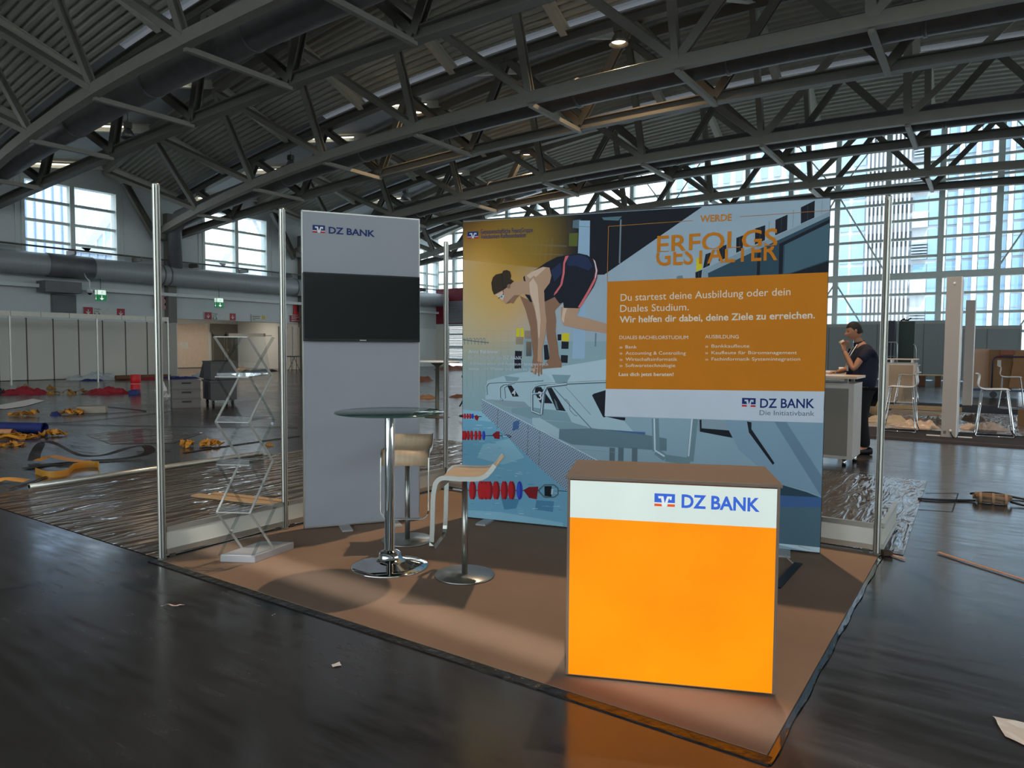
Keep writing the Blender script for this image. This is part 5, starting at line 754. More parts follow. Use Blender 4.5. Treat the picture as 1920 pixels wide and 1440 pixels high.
# ------------------------------------------------------------------ litter
def tangle(name, label, cat, x, y, rx, ry, h, m_, seed=0, rz=0, wd=.045, n=9):
    R_ = random.Random(seed); mb = MB()
    for k in range(n):
        p = Vector((R_.uniform(-rx, rx) * .7, R_.uniform(-ry, ry) * .7, R_.uniform(.01, h * .5))); a = R_.uniform(0, 6.3); path = [p]
        for j in range(9):
            a += R_.uniform(-.9, .9); q = path[-1] + Vector((math.cos(a) * rx * .22, math.sin(a) * ry * .3, 0)); q.x = max(-rx, min(rx, q.x)); q.y = max(-ry, min(ry, q.y)); q.z = .006 + h * (.5 + .5 * math.sin(j * 1.3 + k * 2.1)) * R_.uniform(.4, 1) * max(0, 1 - (q.x / rx) ** 2 * .6)
            path.append(q)
        mb.sweep(path, [(-wd / 2, 0), (wd / 2, .004), (wd / 2, .007), (-wd / 2, .003)], up=(R_.uniform(-.8, .8), R_.uniform(-.8, .8), 1))
    zmin = min(v[2] for v in mb.v); mb.v = [(v[0], v[1], v[2] - zmin) for v in mb.v]
    o = mb.build(name, m_); o.location = (x, y, 0); o.rotation_euler = (0, 0, rz); return tag(o, label, cat)
def heap(name, label, cat, x, y, rx, ry, h, m_, seed=0, rz=0, group=None, n=22, rough=1.0, z0=0.0):
    S = Vector((seed * 7.3, seed * 3.1, 1.7)); mb = MB()
    def fn(u, v):
        a = 2 * PI * v; r = u; k = 1 + .35 * noise.noise(Vector((math.cos(a) * 1.3, math.sin(a) * 1.3, seed)))
        X, Y = rx * r * math.cos(a) * k, ry * r * math.sin(a) * k
        e = max(0, 1 - r ** 3); z = h * e * (.18 + 1.1 * abs(noise.noise(Vector((X / rx * 2.1, Y / ry * 2.1, 0)) + S)) * rough + .5 * abs(noise.noise(Vector((X / rx * 5, Y / ry * 5, 4)) + S)) * rough)
        return (X, Y, max(.002, z) if r < .999 else .0)
    mb.grid(fn, n, 2 * n, smooth=False); o = mb.build(name, m_); o.location = (x, y, z0); o.rotation_euler = (0, 0, rz); return tag(o, label, cat, group)
goldm = mat('gold_foil', (150, 112, 52), .4, .2, var=.25, vscale=12); redcl = mat('red_cloth', (140, 30, 44), .7, var=.2, vscale=8); navycl = mat('blue_cloth', (28, 44, 110), .7, var=.15); tapey = mat('yellow_tape', (188, 130, 40), .45, var=.12); blackst = mat('black_strap', (34, 32, 32), .55, var=.1); plasticm = mat('crumpled_plastic', (196, 202, 206), .25, var=.08, vscale=5)
foot = 'scattered packing litter on the left floor'
heap('plastic_sheet', 'heap of crumpled clear plastic in front of the white booth', 'plastic sheet', -26.3, 12.0, 1.0, .75, .38, plasticm, 1, rz=.9)
heap('blue_cloth', 'blue cloth scrap in front of the plastic heap', 'cloth', -25.3, 11.3, .4, .25, .1, navycl, 2, rz=.9)
mb = MB(); mb.tube([(-25.2, 12.2, .1), (-25.0, 14.4, .1)], .1, 8); tag(mb.build('cardboard_tube', mat('brown_tube', (112, 78, 52), .8)), 'brown cardboard tube lying right of the plastic heap', 'tube')
heap('red_cloth', 'flat strip of red cloth lying before the brown cardboard tube', 'cloth', -24.6, 13.2, .9, .2, .12, redcl, 3, rz=1.45)
heap('red_cloth', 'crumpled red cloth pile left of the red cylinder', 'cloth', -17.1, 7.95, .62, .4, .24, redcl, 4, rz=.95); tangle('gold_scrap', 'gold foil scraps left of the crumpled red cloth', 'foil', -17.9, 7.35, .5, .22, .14, goldm, 5, rz=.95)
t = thing('blue_tray', 'low blue tray under the tall red cylinder', 'tray', (-16.35, 8.35, 0), .9); mb = MB(); mb.box(-.1, -.3, 0, .1, .3, .02); mb.box(-.1, -.3, .02, -.08, .3, .12); mb.box(.08, -.3, .02, .1, .3, .12); mb.box(-.08, -.3, .02, .08, -.28, .12); mb.box(-.08, .28, .02, .08, .3, .12); mb.build('shell', navycl, t)
t = thing('red_cylinder', 'tall bright red cylinder standing behind the blue tray', 'cylinder', (-16.75, 8.6, 0)); MB().lathe([(0, 0), (.135, 0), (.14, .02), (.14, .28), (.134, .285), (.14, .29), (.14, .55), (.13, .56), (0, .56)], n=28).build('body', redm, t); MB().lathe([(.1405, .27), (.1415, .275), (.1415, .295), (.1405, .3)], n=28).build('band', mat('pale_red', (214, 120, 120), .5), t)
heap('white_cloth', 'small white bundle right of the red cylinder', 'cloth', -17.3, 9.7, .2, .15, .3, whitem, 6); heap('blue_cloth', 'dark blue strip behind the left aluminium post', 'cloth', -24.5, 14.6, .8, .2, .15, navycl, 7, rz=1.3)
heap('red_cloth', 'crumpled red cloth at the left edge of the picture', 'cloth', -18.7, 6.35, .75, .32, .26, redcl, 8, rz=.95); tangle('gold_scrap', 'gold foil scraps on the leftmost red cloth', 'foil', -19.5, 6.8, .35, .3, .25, goldm, 9, rz=.95); heap('dark_cloth', 'dark green cloth left of the leftmost red cloth', 'cloth', -19.0, 5.9, .3, .2, .22, mat('dark_green_cloth', (34, 44, 42), .8), 10)
for i, (x, y, s, lb) in enumerate(((-17.9, 6.75, .16, 'small tan paper scrap on the floor, left of two'), (-17.45, 7.12, .18, 'small tan paper scrap on the floor, right of two'), (-20.9, 8.0, .18, 'small dark scrap between the red cloth and the plastic heap'), (-14.6, 8.35, .14, 'small pale scrap right of the blue tray'), (-4.1, 3.9, .07, 'small amber scrap behind the brochure stand'))): heap('paper_scrap', lb, 'scrap', x, y, s, s * .7, s * .8, goldm if i != 3 else plasticm, 20 + i)
tangle('tape_bundle', 'bundle of crumpled yellow tape left of a blue bundle', 'tape', -11.45, 3.75, .38, .12, .12, tapey, 30, rz=.9); heap('blue_bundle', 'small blue bundle between yellow tape and the pale box', 'cloth', -11.25, 4.08, .12, .1, .1, navycl, 31); tangle('tape_bundle', 'orange tape scraps against the pale box', 'tape', -11.2, 4.35, .2, .09, .12, tapey, 32, rz=.9)
t = thing('pale_box', 'pale oblong box lying among yellow tape', 'box', (-11.25, 4.62, 0), .95); MB().box(-.12, -.05, 0, .42, .18, .14).build('body', mat('box_grey', (150, 146, 134), .7), t, bevel=.01); MB().box(-.13, -.04, .139, .43, .17, .15).build('lid', mat('box_grey2', (128, 124, 112), .7), t)
tag(MB().poly([(-14.2, 3.9, .01), (-14.8, 4.38, .01), (-16.4, 5.7, .01), (-15.45, 5.6, .01), (-14.0, 4.6, .01), (-13.5, 4.0, .01)]).build('white_board', whitem), 'flat white board lying on the floor at the left edge', 'board')
t = thing('carpet_roll', 'dark blue rolled carpet lying at the left edge', 'roll', (-8.15, 2.62, .085)); mb = MB(); R = Matrix.Rotation(PI / 2, 3, 'X') ; ax = Vector((-1.06, -.6, 0)).normalized()
spir = [(.085 - .006 * k / 10) for k in range(11)]
mb.sweep([(0, 0, 0), tuple(ax * 3)], [(.085 * math.cos(2 * PI * i / 20), .085 * math.sin(2 * PI * i / 20)) for i in range(20)] , smooth=True, caps=False); mb.sweep([(0, 0, 0), tuple(ax * 3)], [(.06 * math.cos(2 * PI * i / 20), .06 * math.sin(2 * PI * i / 20)) for i in range(20)], smooth=True, caps=False); mb.build('rolled_body', navycl, t)
tag(MB().sweep([(-7.95, 2.1, .07), (-8.9, 1.55, .07)], [(.06 * math.cos(2 * PI * i / 16), .06 * math.sin(2 * PI * i / 16)) for i in range(16)], smooth=True, caps=False).build('cardboard_tube', mat('tan_tube', (192, 140, 98), .7)), 'tan cardboard tube lying before the blue carpet roll', 'tube')
tangle('tape_bundle', 'yellow tape scraps before the tan cardboard tube', 'tape', -7.75, 1.98, .36, .09, .11, tapey, 33, rz=.8); tangle('tape_bundle', 'yellow tape scrap at the open end of the blue carpet roll', 'tape', -7.6, 2.5, .17, .08, .1, tapey, 34, rz=.8); tangle('tape_bundle', 'single yellow tape piece lying alone at the left edge', 'tape', -6.9, 1.68, .14, .06, .06, tapey, 35, rz=.9)
def ribbon(name, label, cat, pts, wd, m_, zs=None, flat=True, sub=6):
    P = [Vector(p) for p in pts]; o = []
    for i in range(len(P) - 1):
        p0, p1, p2, p3 = P[max(i - 1, 0)], P[i], P[i + 1], P[min(i + 2, len(P) - 1)]
        for k in range(sub): t = k / sub; o.append(.5 * ((2 * p1) + (-p0 + p2) * t + (2 * p0 - 5 * p1 + 4 * p2 - p3) * t * t + (-p0 + 3 * p1 - 3 * p2 + p3) * t ** 3))
    o.append(P[-1]); mb = MB(); mb.sweep(o, [(-wd / 2, 0), (wd / 2, 0), (wd / 2, .004), (-wd / 2, .004)] if flat else [(0, 0), (.004, 0), (.004, wd), (0, wd)]); return tag(mb.build(name, m_), label, cat)
ribbon('black_strap', 'long black strap with an upturned looped end near the aluminium tube', 'strap', [(-4.62, .98, .01), (-4.7, 1.25, .01), (-4.6, 1.6, .015), (-4.4, 2.0, .02), (-4.42, 2.3, .05), (-4.6, 2.36, .12), (-4.72, 2.2, .1), (-4.75, 1.9, .04), (-4.95, 1.7, .05), (-5.1, 1.5, .2), (-5.2, 1.4, .22), (-5.15, 1.3, .12), (-5.1, 1.25, .02)], .13, blackst)
ribbon('yellow_tape', 'curled yellow tape in front of the black strap', 'tape', [(-4.22, .92, .0), (-3.86, .9, .0), (-3.82, 1.05, .0), (-3.98, 1.17, .0), (-4.19, 1.31, .0), (-4.22, 1.45, .0), (-4.1, 1.53, .0), (-3.86, 1.42, .0)], .07, tapey, flat=False)
ribbon('yellow_tape', 'ruffled yellow tape lying on the black strap', 'tape', [(-5.0, 1.25, .03), (-5.05, 1.42, .06), (-4.75, 1.42, .06), (-4.5, 1.5, .04), (-4.45, 1.62, .03)], .12, tapey)
ribbon('yellow_tape', 'flat yellow tape at the very left edge beside the aluminium tube', 'tape', [(-3.8, .3, .02), (-3.85, .48, .05), (-3.72, .64, .02)], .16, tapey); ribbon('black_strap', 'narrow black strip running from the yellow tape to the left edge', 'strap', [(-3.45, .38, .01), (-3.68, .67, .01), (-3.95, .95, .01)], .03, blackst)
ribbon('blue_strip', 'thin blue strip lying on the floor at the left edge', 'strip', [(-7.7, 1.6, .005), (-7.4, 1.9, .005), (-7.0, 2.28, .005)], .03, navycl)
ribbon('black_strap', 'black strap lying behind the pale box', 'strap', [(-11.0, 4.1, .01), (-10.6, 4.25, .01), (-10.72, 5.17, .01), (-10.6, 5.57, .01), (-11.3, 5.7, .01), (-13.0, 5.64, .01)], .06, blackst)
ribbon('black_strap', 'long thin black cord running right across the film behind the posts', 'strap', [(-9.92, 3.0, .008), (-8.8, 3.6, .008), (-7.62, 4.24, .008), (-5.57, 5.6, .008)], .03, blackst); ribbon('black_strap', 'thin black cord running back from the blue roll', 'strap', [(-9.9, 3.0, .008), (-9.6, 3.6, .008), (-9.65, 4.3, .008), (-10.0, 5.45, .008), (-10.3, 6.0, .008)], .035, blackst)
ribbon('black_strap', 'short dark strip behind the left aluminium post', 'strap', [(-4.9, 2.4, .01), (-4.72, 2.77, .01)], .04, blackst); ribbon('black_strap', 'dark strip running behind the brochure stand', 'strap', [(-4.35, 2.74, .006), (-4.46, 3.4, .006), (-4.6, 4.85, .006)], .06, blackst)
tangle('amber_bottle', 'amber crumpled tape ball left of a pair behind the brochure stand', 'tape', -4.85, 3.1, .09, .07, .11, tapey, 40); tangle('amber_bottle', 'amber crumpled tape roll right of a pair behind the brochure stand', 'tape', -4.66, 3.36, .15, .07, .1, tapey, 41, rz=1.1)
for nm in [o for o in bpy.data.objects if o.name.startswith('amber_bottle')]: nm.name = 'tape_ball'
heap('dark_roll', 'dark flattened roll lying before the white panels by the doorway', 'roll', -29.5, 22.3, .35, 1.4, .18, blackst, 42, rz=.1); heap('paper_scrap', 'orange packing scraps on the floor of the doorway', 'scrap', -33.5, 24.0, .3, .6, .15, goldm, 43); heap('plastic_sheet', 'small pale plastic heap behind the storage bin flap', 'plastic sheet', -27.0, 17.6, .5, .9, .3, plasticm, 44); heap('paper_scrap', 'brown litter before the dark flattened roll', 'scrap', -26.0, 19.5, .3, .6, .12, mat('brown_litter', (122, 82, 60), .8), 45)
# aluminium tube, film sheets, planks
t = thing('aluminium_tube', 'long white tube lying on the floor left of the booth', 'tube', (-3.31, .5, .03)); MB().tube([(0, 0, 0), (-.03, 1.3, 0), (-.06, 2.75, 0)], .03, 12).build('body', alu, t); MB().lathe([(.0, 0), (.02, 0)], (0, -.001, 0), 10, R=Matrix.Rotation(PI / 2, 3, 'X')).build('open_end', black, t)
def film_material(name, col, rot, k=1.0, st=.8):
    M = bpy.data.materials.new(name); M.use_nodes = True; n = M.node_tree; b = n.nodes['Principled BSDF']; L = n.links.new
    b.inputs['Base Color'].default_value = (*lin(col), 1); b.inputs['Roughness'].default_value = .5; b.inputs['Coat Weight'].default_value = 1; b.inputs['Coat Roughness'].default_value = .08; b.inputs['Coat IOR'].default_value = 1.6
    t = n.nodes.new('ShaderNodeTexCoord'); mp = n.nodes.new('ShaderNodeMapping'); mp.inputs['Rotation'].default_value = (0, 0, rot); mp.inputs['Scale'].default_value = (4.2 * k, .55 * k, 1); L(t.outputs['Object'], mp.inputs[0])
    z = n.nodes.new('ShaderNodeTexNoise'); z.inputs['Scale'].default_value = 1.3; z.inputs['Detail'].default_value = 1.5; z.inputs['Distortion'].default_value = .8; L(mp.outputs[0], z.inputs['Vector'])
    ab = n.nodes.new('ShaderNodeMath'); ab.operation = 'SUBTRACT'; ab.inputs[1].default_value = .5; L(z.outputs['Fac'], ab.inputs[0]); a2 = n.nodes.new('ShaderNodeMath'); a2.operation = 'ABSOLUTE'; L(ab.outputs[0], a2.inputs[0]); pw = n.nodes.new('ShaderNodeMath'); pw.operation = 'MULTIPLY'; pw.inputs[1].default_value = -4; L(a2.outputs[0], pw.inputs[0]); e = n.nodes.new('ShaderNodeMath'); e.operation = 'EXPONENT'; L(pw.outputs[0], e.inputs[0])
    z2 = n.nodes.new('ShaderNodeTexNoise'); z2.inputs['Scale'].default_value = 3.5; z2.inputs['Detail'].default_value = 3; L(t.outputs['Object'], z2.inputs['Vector'])
    ad = n.nodes.new('ShaderNodeMath'); ad.operation = 'MULTIPLY_ADD'; ad.inputs[1].default_value = .35; L(z2.outputs['Fac'], ad.inputs[0]); L(e.outputs[0], ad.inputs[2])
    bp = n.nodes.new('ShaderNodeBump'); bp.inputs['Strength'].default_value = st; bp.inputs['Distance'].default_value = .05 / k; L(ad.outputs[0], bp.inputs['Height']); L(bp.outputs[0], b.inputs['Coat Normal']); L(bp.outputs[0], b.inputs['Normal'])
    return M
filmm = film_material('film_on_brown_carpet', (72, 62, 54), -.25); filmd = film_material('film_on_dark_floor', (70, 70, 72), .5)
def film(name, label, pts, m_, z=.004): tag(MB().poly([(x, y, z) for x, y in pts]).build(name, m_, fixn=False), label, 'floor film')
film('floor_film', 'brown carpet under wrinkled clear film left of the booth', [(-3.3, .0), (-.06, .0), (-.06, 5.9), (-3.4, 5.9)], filmm); film('floor_film', 'brown carpet under wrinkled clear film behind the booth', [(-.06, 3.06), (4.08, 3.06), (4.0, 6.45), (-.06, 6.45)], film_material('film_behind_booth', (76, 66, 58), .7, 2.2, .6))
film('floor_film', 'small clear film patch on the dark floor beyond the white tube', [(-7.4, 2.9), (-6.0, 2.6), (-5.4, 3.2), (-6.2, 4.2), (-7.6, 3.9)], filmd)
def plank(name, label, x, y, rz, L, W_, H, m_, z=0, tilt=0): tag(MB().cbox((0, 0, H / 2), (L, W_, H), 0, Matrix.Rotation(tilt, 3, 'Y') if tilt else None).build(name, m_, bevel=.002), label, 'plank'); o = [q for q in bpy.data.objects if q.get('label') == label][0]; o.location = (x, y, z); o.rotation_euler = (0, 0, rz)
plank('wooden_plank', 'pale wooden plank on the film behind the brochure stand, nearer one', -1.24, 1.38, .21, .96, .1, .016, woodm, .006); plank('wooden_plank', 'pale wooden plank partly under the nearer plank behind the brochure stand', -1.2, 1.52, .2, .9, .07, .016, woodm, .006)
# middle distance: bistro table and stool seen between display and banner
t = thing('bistro_table', 'white round bistro table far behind, between grey display and banner', 'table', (-4.9, 8.6, 0)); MB().lathe([(0, 1.13), (.44, 1.13), (.45, 1.14), (.45, 1.165), (0, 1.17)], n=40).build('top', whitem, t); MB().lathe([(0, 0), (.26, 0), (.26, .012), (.05, .02), (.04, .03), (.04, 1.05), (.13, 1.11), (.13, 1.13), (0, 1.13)], n=28).build('pedestal', alu_d, t)
t = thing('bistro_stool', 'black seated stool with crossed legs beside the far bistro table', 'stool', (-4.5, 9.2, 0)); MB().lathe([(0, .8), (.17, .8), (.19, .815), (.19, .85), (.17, .865), (0, .865)], n=24).build('seat', black, t); MB().lathe([(0, 0), (.24, 0), (.24, .015), (.1, .03), (0, .03)], n=28).build('base', black, t)
for a, b in (((-.17, -.15, .2), (.1, .05, .8)), ((.12, -.1, .05), (-.1, .06, .8))): MB().tube([a, b], .017, 6).build('leg', black, t)
heap('paper_scrap', 'brown litter left of the far bistro table pole', 'scrap', -15.6, 20.3, .35, .5, .22, mat('brown_litter', (122, 82, 60), .8), 46); heap('paper_scrap', 'brown litter between bistro table and banner edge', 'scrap', -8.2, 13.5, .35, .3, .12, mat('brown_litter', (122, 82, 60)), 47, rz=.6); heap('paper_scrap', 'tan litter right at the grey display edge behind the table', 'scrap', -8.7, 12.5, .35, .2, .12, cardm, 48, rz=.6); heap('wood_pile', 'reddish pile of timber far back at the left glass end', 'wood', -24.2, 33.0, .9, 1.6, .35, mat('reddish_wood', (130, 74, 52), .8), 49)
# ------------------------------------------------------------------ neighbouring stand on the right
dkc = mat('dark_carpet', (62, 60, 62), .95, var=.08, vscale=3, spec=.1)
tag(MB().box(2.2, 10.4, 0, 8.5, 19.5, .03).build('stand_carpet', dkc), 'dark grey carpet platform of the stand behind on the right', 'carpet'); tag(MB().box(2.2, 10.36, 0, 8.5, 10.4, .034).build('platform_edge', mat('edge_brown', (74, 62, 60), .6)), 'brown front edge strip of the dark carpet platform', 'edge strip')
pilm = mat('pillar_grey', (176, 170, 164), .7, var=.03, vscale=2)
def pillar(x, y, wd, dp, h, label, hole):
    t = thing('tall_panel', label, 'panel', (x, y, .03), 0, 'tall grey upright wall ends'); MB().box(0, 0, 0, wd, dp, h).build('face', pilm, t); MB().box(wd, .0, 0, wd + .012, dp, h).build('white_edge', whitem, t)
    if hole: MB().lathe([(.0, 0), (.022, 0), (.022, .006), (.0, .006)], (.112, -.001, h - .11), 14, R=Matrix.Rotation(PI / 2, 3, 'X')).build('round_fitting', whitem, t); MB().box(.03, -.004, .05, .07, 0, .1).build('socket_plate', steel_d, t)
pillar(3.89, 10.97, .205, .75, 2.61, 'tall grey upright panel with a round white fitting near its top', True); pillar(3.93, 19.2, .2, .7, 2.72, 'tall grey upright panel farther back, without a fitting', False)
cable('power_cable', [(4.02, 10.955, .13), (4.04, 10.9, .08), (4.08, 10.88, .035), (4.12, 10.93, .034)], .008, cabk, 'short black cable hanging at the foot of the tall grey panel'); tag(MB().lathe([(0, -.02), (.02, -.018), (.022, .03), (0, .034)], (4.02, 10.945, .14), 10, R=Matrix.Rotation(PI / 2, 3, 'X')).build('power_plug', whitem), 'white plug at the foot of the tall grey panel', 'plug')
for x, y, l, lb in ((3.7, 11.93, .17, 'short white floor profile left of the tall panel, farther one'), (3.68, 11.0, .2, 'short white floor profile left of the tall panel, nearer one'), (4.13, 11.99, .2, 'short white floor profile right of the tall panel, farther one'), (4.12, 11.03, .2, 'short white floor profile right of the tall panel, nearer one')): tag(MB().box(x, y, .03, x + l, y + .05, .045).build('floor_profile', whitem), lb, 'profile')
# white wire-framed bar chairs
wch = mat('chair_white', (226, 226, 220), .35, var=.02)
ch = thing('bar_chair', 'white bar chair with chrome runners between the two aluminium posts and tall panel', 'chair', (3.28, 11.45, .03), PI, 'white bar chairs with chrome runner legs')
prof = [(-.265, 1.04), (-.235, 1.045), (-.215, 1.03), (-.205, .98), (-.215, .92), (-.225, .87), (-.205, .82), (-.16, .79), (-.08, .785), (.05, .79), (.17, .795), (.21, .79), (.225, .775)]
mb = MB(); mb.grid(lambda u, v: (prof[round(u * 12)][0] + (.02 * (2 * v - 1) ** 2 if u < .5 else 0), -.22 + .44 * v, prof[round(u * 12)][1]), 12, 6); o = mb.build('seat_shell', wch, ch); q = o.modifiers.new('thickness', 'SOLIDIFY'); q.thickness = .014; q = o.modifiers.new('smooth', 'SUBSURF'); q.levels = 1; q.render_levels = 1
for s in (-1, 1):
    y0, y1 = s * .17, s * .24
    MB().tube([(-.16, y0, .78), (-.215, y1, .1), (-.24, y1, .03), (-.22, y1, .012), (.28, y1, .012), (.3, y1, .03), (.28, y1, .1), (.19, y0, .77), (.16, y0, .78), (-.16, y0, .78)], .011, 8, up=(0, 1, 0)).build('runner_leg', chrome, ch)
MB().tube([(.285, -.235, .16), (.285, .235, .16)], .01, 8).build('footrest', chrome, ch); MB().tube([(-.1, -.17, .775), (-.1, .17, .775)], .01, 8).build('cross_bar', chrome, ch)
copy_tree(ch, (2.75, 18.5, .03), PI, 'white bar chair farther back, just behind the nearest left one'); copy_tree(ch, (4.58, 11.6, .03), 0.05, 'white bar chair nearest on the right of the tall panel'); copy_tree(ch, (4.93, 18.6, .03), .0, 'white bar chair farther back at the right, before the cardboard')
# white counters with raised tops
cgrey = mat('counter_grey', (134, 128, 118), .6, var=.02); cwh = mat('counter_white', (206, 198, 188), .5, var=.02); ctop = mat('counter_top', (222, 196, 168), .35, var=.03)
def wcounter(name, label, x0, y0, x1, y1, z0, z1, zt, front):
    t = thing(name, label, 'counter', (x0, y0, 0)); W_, D = x1 - x0, y1 - y0
    MB().box(0, .0, z0, W_, D, z1).build('cabinet', cwh, t, bevel=.004); MB().box(.06, -.004, z0 + .04, W_ - .06, 0, z1 - .05).build('front_panel', front, t); MB().box(-.02, -.02, z1, W_ + .0, D + .02, z1 + .012).build('cabinet_top', cwh, t); MB().box(-.05, -.03, zt - .03, W_ + .03, D + .03, zt).build('raised_top', [ctop], t)
    for x, y in ((W_ - .1, .08), (W_ - .1, D - .08), (.1, .08), (.1, D - .08)): MB().box(x - .02, y - .02, z1 + .012, x + .02, y + .02, zt - .03).build('top_spacer', brushed, t)
    if z0 > .02:
        for x, y in ((W_ - .1, .08), (W_ - .05, D - .1), (.1, .08), (.1, D - .1)): MB().lathe([(0, 0), (.025, 0), (.025, z0), (0, z0)], (x, y, 0), 14).build('foot', chrome, t)
    return t
wcounter('white_counter', 'white counter with grey front and raised top beside the standing person', 2.2, 6.86, 3.175, 7.5, .1, 1.02, 1.12, cgrey)
wcounter('white_counter', 'beige fronted counter far behind the two white bar chairs', 2.17, 19.1, 2.86, 19.7, .03, 1.1, 1.22, mat('counter_beige', (172, 150, 126), .6))
t = thing('high_table', 'white high table with a small cup in front of the standing person', 'table', (1.8, 9.0, 0)); MB().box(0, 0, 1.06, .95, 1.1, 1.1).build('top', ctop, t); MB().box(.02, .02, .98, .93, 1.08, 1.06).build('apron', cwh, t)
for x, y in ((.06, .06), (.89, .06), (.06, 1.04), (.89, 1.04)): MB().box(x - .03, y - .03, 0, x + .03, y + .03, .98).build('leg', cwh, t)
t = thing('cup', 'small white cup standing on the high table before the person', 'cup', (2.62, 9.35, 1.1)); MB().lathe([(0, 0), (.028, 0), (.04, .075), (.037, .075), (.026, .006), (0, .006)], n=20).build('bowl', whitem, t)
for nm, lb, x, y, rz, L, W_, H, z, tl, mm in (('wooden_board', 'wide pale board lying on edge under the beige counter', 2.9, 15.6, -.05, 1.3, .3, .02, .034, 0, woodm), ('cardboard_sheet', 'pale brown cardboard sheet, nearest of the floor pile', 3.3, 13.75, -.2, 1.0, .35, .02, .05, 0, cardm), ('cardboard_sheet', 'pale brown cardboard sheet, middle of the floor pile', 3.25, 14.5, -.15, 1.1, .35, .02, .09, 0, mat('cardboard_pale', (196, 160, 128), .8)), ('cardboard_sheet', 'pale brown cardboard sheet left of the near chair legs', 2.8, 13.5, .15, .9, .5, .02, .03, 0, cardm), ('wooden_board', 'long pale timber lying behind the floor pile', 3.2, 16.8, .02, 1.6, .12, .1, .03, 0, woodm)):
    plank(nm, lb, x, y, rz, L, W_, H, mm, z, tl)
t = thing('round_board', 'round pale board leaning at the left of the floor pile', 'board', (2.55, 14.2, .05)); MB().lathe([(0, 0), (.2, 0), (.2, .02), (0, .02)], (0, 0, .2), 28, R=Matrix.Rotation(1.25, 3, 'X')).build('disc', woodm, t)
peach = mat('packing_film', (206, 184, 166), .35, var=.1, vscale=6)
heap('packing_film', 'crumpled peach tinted packing film under the near left bar chair', 'plastic film', 3.45, 12.35, .42, .3, .16, peach, 60, z0=.036); heap('packing_film', 'crumpled peach tinted packing film beneath the near right bar chair', 'plastic film', 4.45, 12.7, .4, .3, .15, peach, 61, z0=.036); heap('packing_film', 'pale roll of packing film behind the near left bar chair', 'plastic film', 2.85, 12.9, .55, .12, .16, mat('cream_film', (196, 178, 148), .5), 62, z0=.036)
heap('cable_pile', 'pile of black and silver connectors left of the tall panel', 'cables', 3.62, 13.4, .2, .2, .16, mat('connector_mix', (96, 94, 90), .4, .4, var=.6, vscale=30), 63, z0=.036); heap('cloth', 'dark brown crumpled cloth right of the tall panel', 'cloth', 4.25, 14.6, .2, .3, .14, mat('brown_cloth', (96, 84, 72), .8), 64, z0=.036)
film('floor_film', 'clear film spread over the carpet of the right stand', [(2.6, 11.9), (5.6, 11.9), (5.6, 16.6), (2.6, 16.6)], film_material('film_on_grey_carpet', (120, 118, 118), .9, 2.0, .6), .034)
t = thing('power_strip', 'grey power strip with three sockets on the peach film', 'power strip', (4.5, 12.1, .036)); MB().box(-.16, -.03, 0, .16, .03, .04).build('body', mat('strip_grey', (120, 108, 102), .5), t, bevel=.01)
for k in range(3): MB().lathe([(0, .0401), (.018, .0401), (.018, .042), (0, .042)], (-.06 + k * .075, 0, 0), 12).build('socket', black, t)
t = thing('cardboard_box', 'brown cardboard box on the right stand at the picture edge', 'box', (5.0, 14.0, .034), -.5); MB().box(-.02, 0, 0, .6, .5, .3).build('carton', cardm, t); MB().box(-.022, .2, .302, .6, .25, .303).build('packing_tape', mat('brown_tape', (180, 140, 96), .3), t); MB().box(.3, -.003, .03, .42, -.0, .1).build('label_patch', signwh, t)
# cardboard trolley with blue frame, plywood sheet
t = thing('cardboard_stack', 'stack of upright flattened cardboard with red tape on top, on the blue trolley', 'cardboard', (4.45, 24, .28))
MB().box(0, 0, 0, .62, .5, 1.2).build('sheets', mat('cardboard_dark', (138, 106, 72), .8, var=.15, vscale=2), t); MB().cbox((.85, -.08, .6), (.5, .08, 1.15), 0, Matrix.Rotation(.12, 3, 'Y')).build('loose_sheet', cardm, t); MB().box(.3, -.1, 1.05, 1.0, .4, 1.18).build('red_wrap', mat('red_brown_wrap', (140, 70, 46), .5, var=.3, vscale=12), t); MB().box(.2, -.004, .95, .34, 0, 1.02).build('red_label', redm, t); MB().box(.22, -.004, .7, .32, 0, .88).build('white_label', signwh, t)
t = thing('platform_trolley', 'trolley with a dark blue tube frame carrying the cardboard', 'trolley', (4.5, 23.8, 0)); bl = mat('trolley_blue', (42, 44, 84), .4)
MB().tube([(.05, 0, .25), (.05, 0, 1.15), (.1, 0, 1.24), (.18, 0, 1.27), (1.3, 0, 1.27)], .022, 8, up=(0, 1, 0)).build('push_frame', bl, t); MB().box(-.45, .0, .2, 1.4, .8, .26).build('deck', bl, t)
for x in (.1, .35, 1.2): MB().lathe([(0, -.025), (.1, -.025), (.1, .025), (0, .025)], (x, .05, .1), 18, False, Matrix.Rotation(PI / 2, 3, 'X')).build('wheel', black, t)
tag(MB().cbox((4.25, 24.4, .9), (.42, .03, 1.22)).build('plywood_sheet', mat('plywood', (204, 172, 146), .7, var=.04)), 'pale plywood sheet standing left of the cardboard stack', 'plywood')
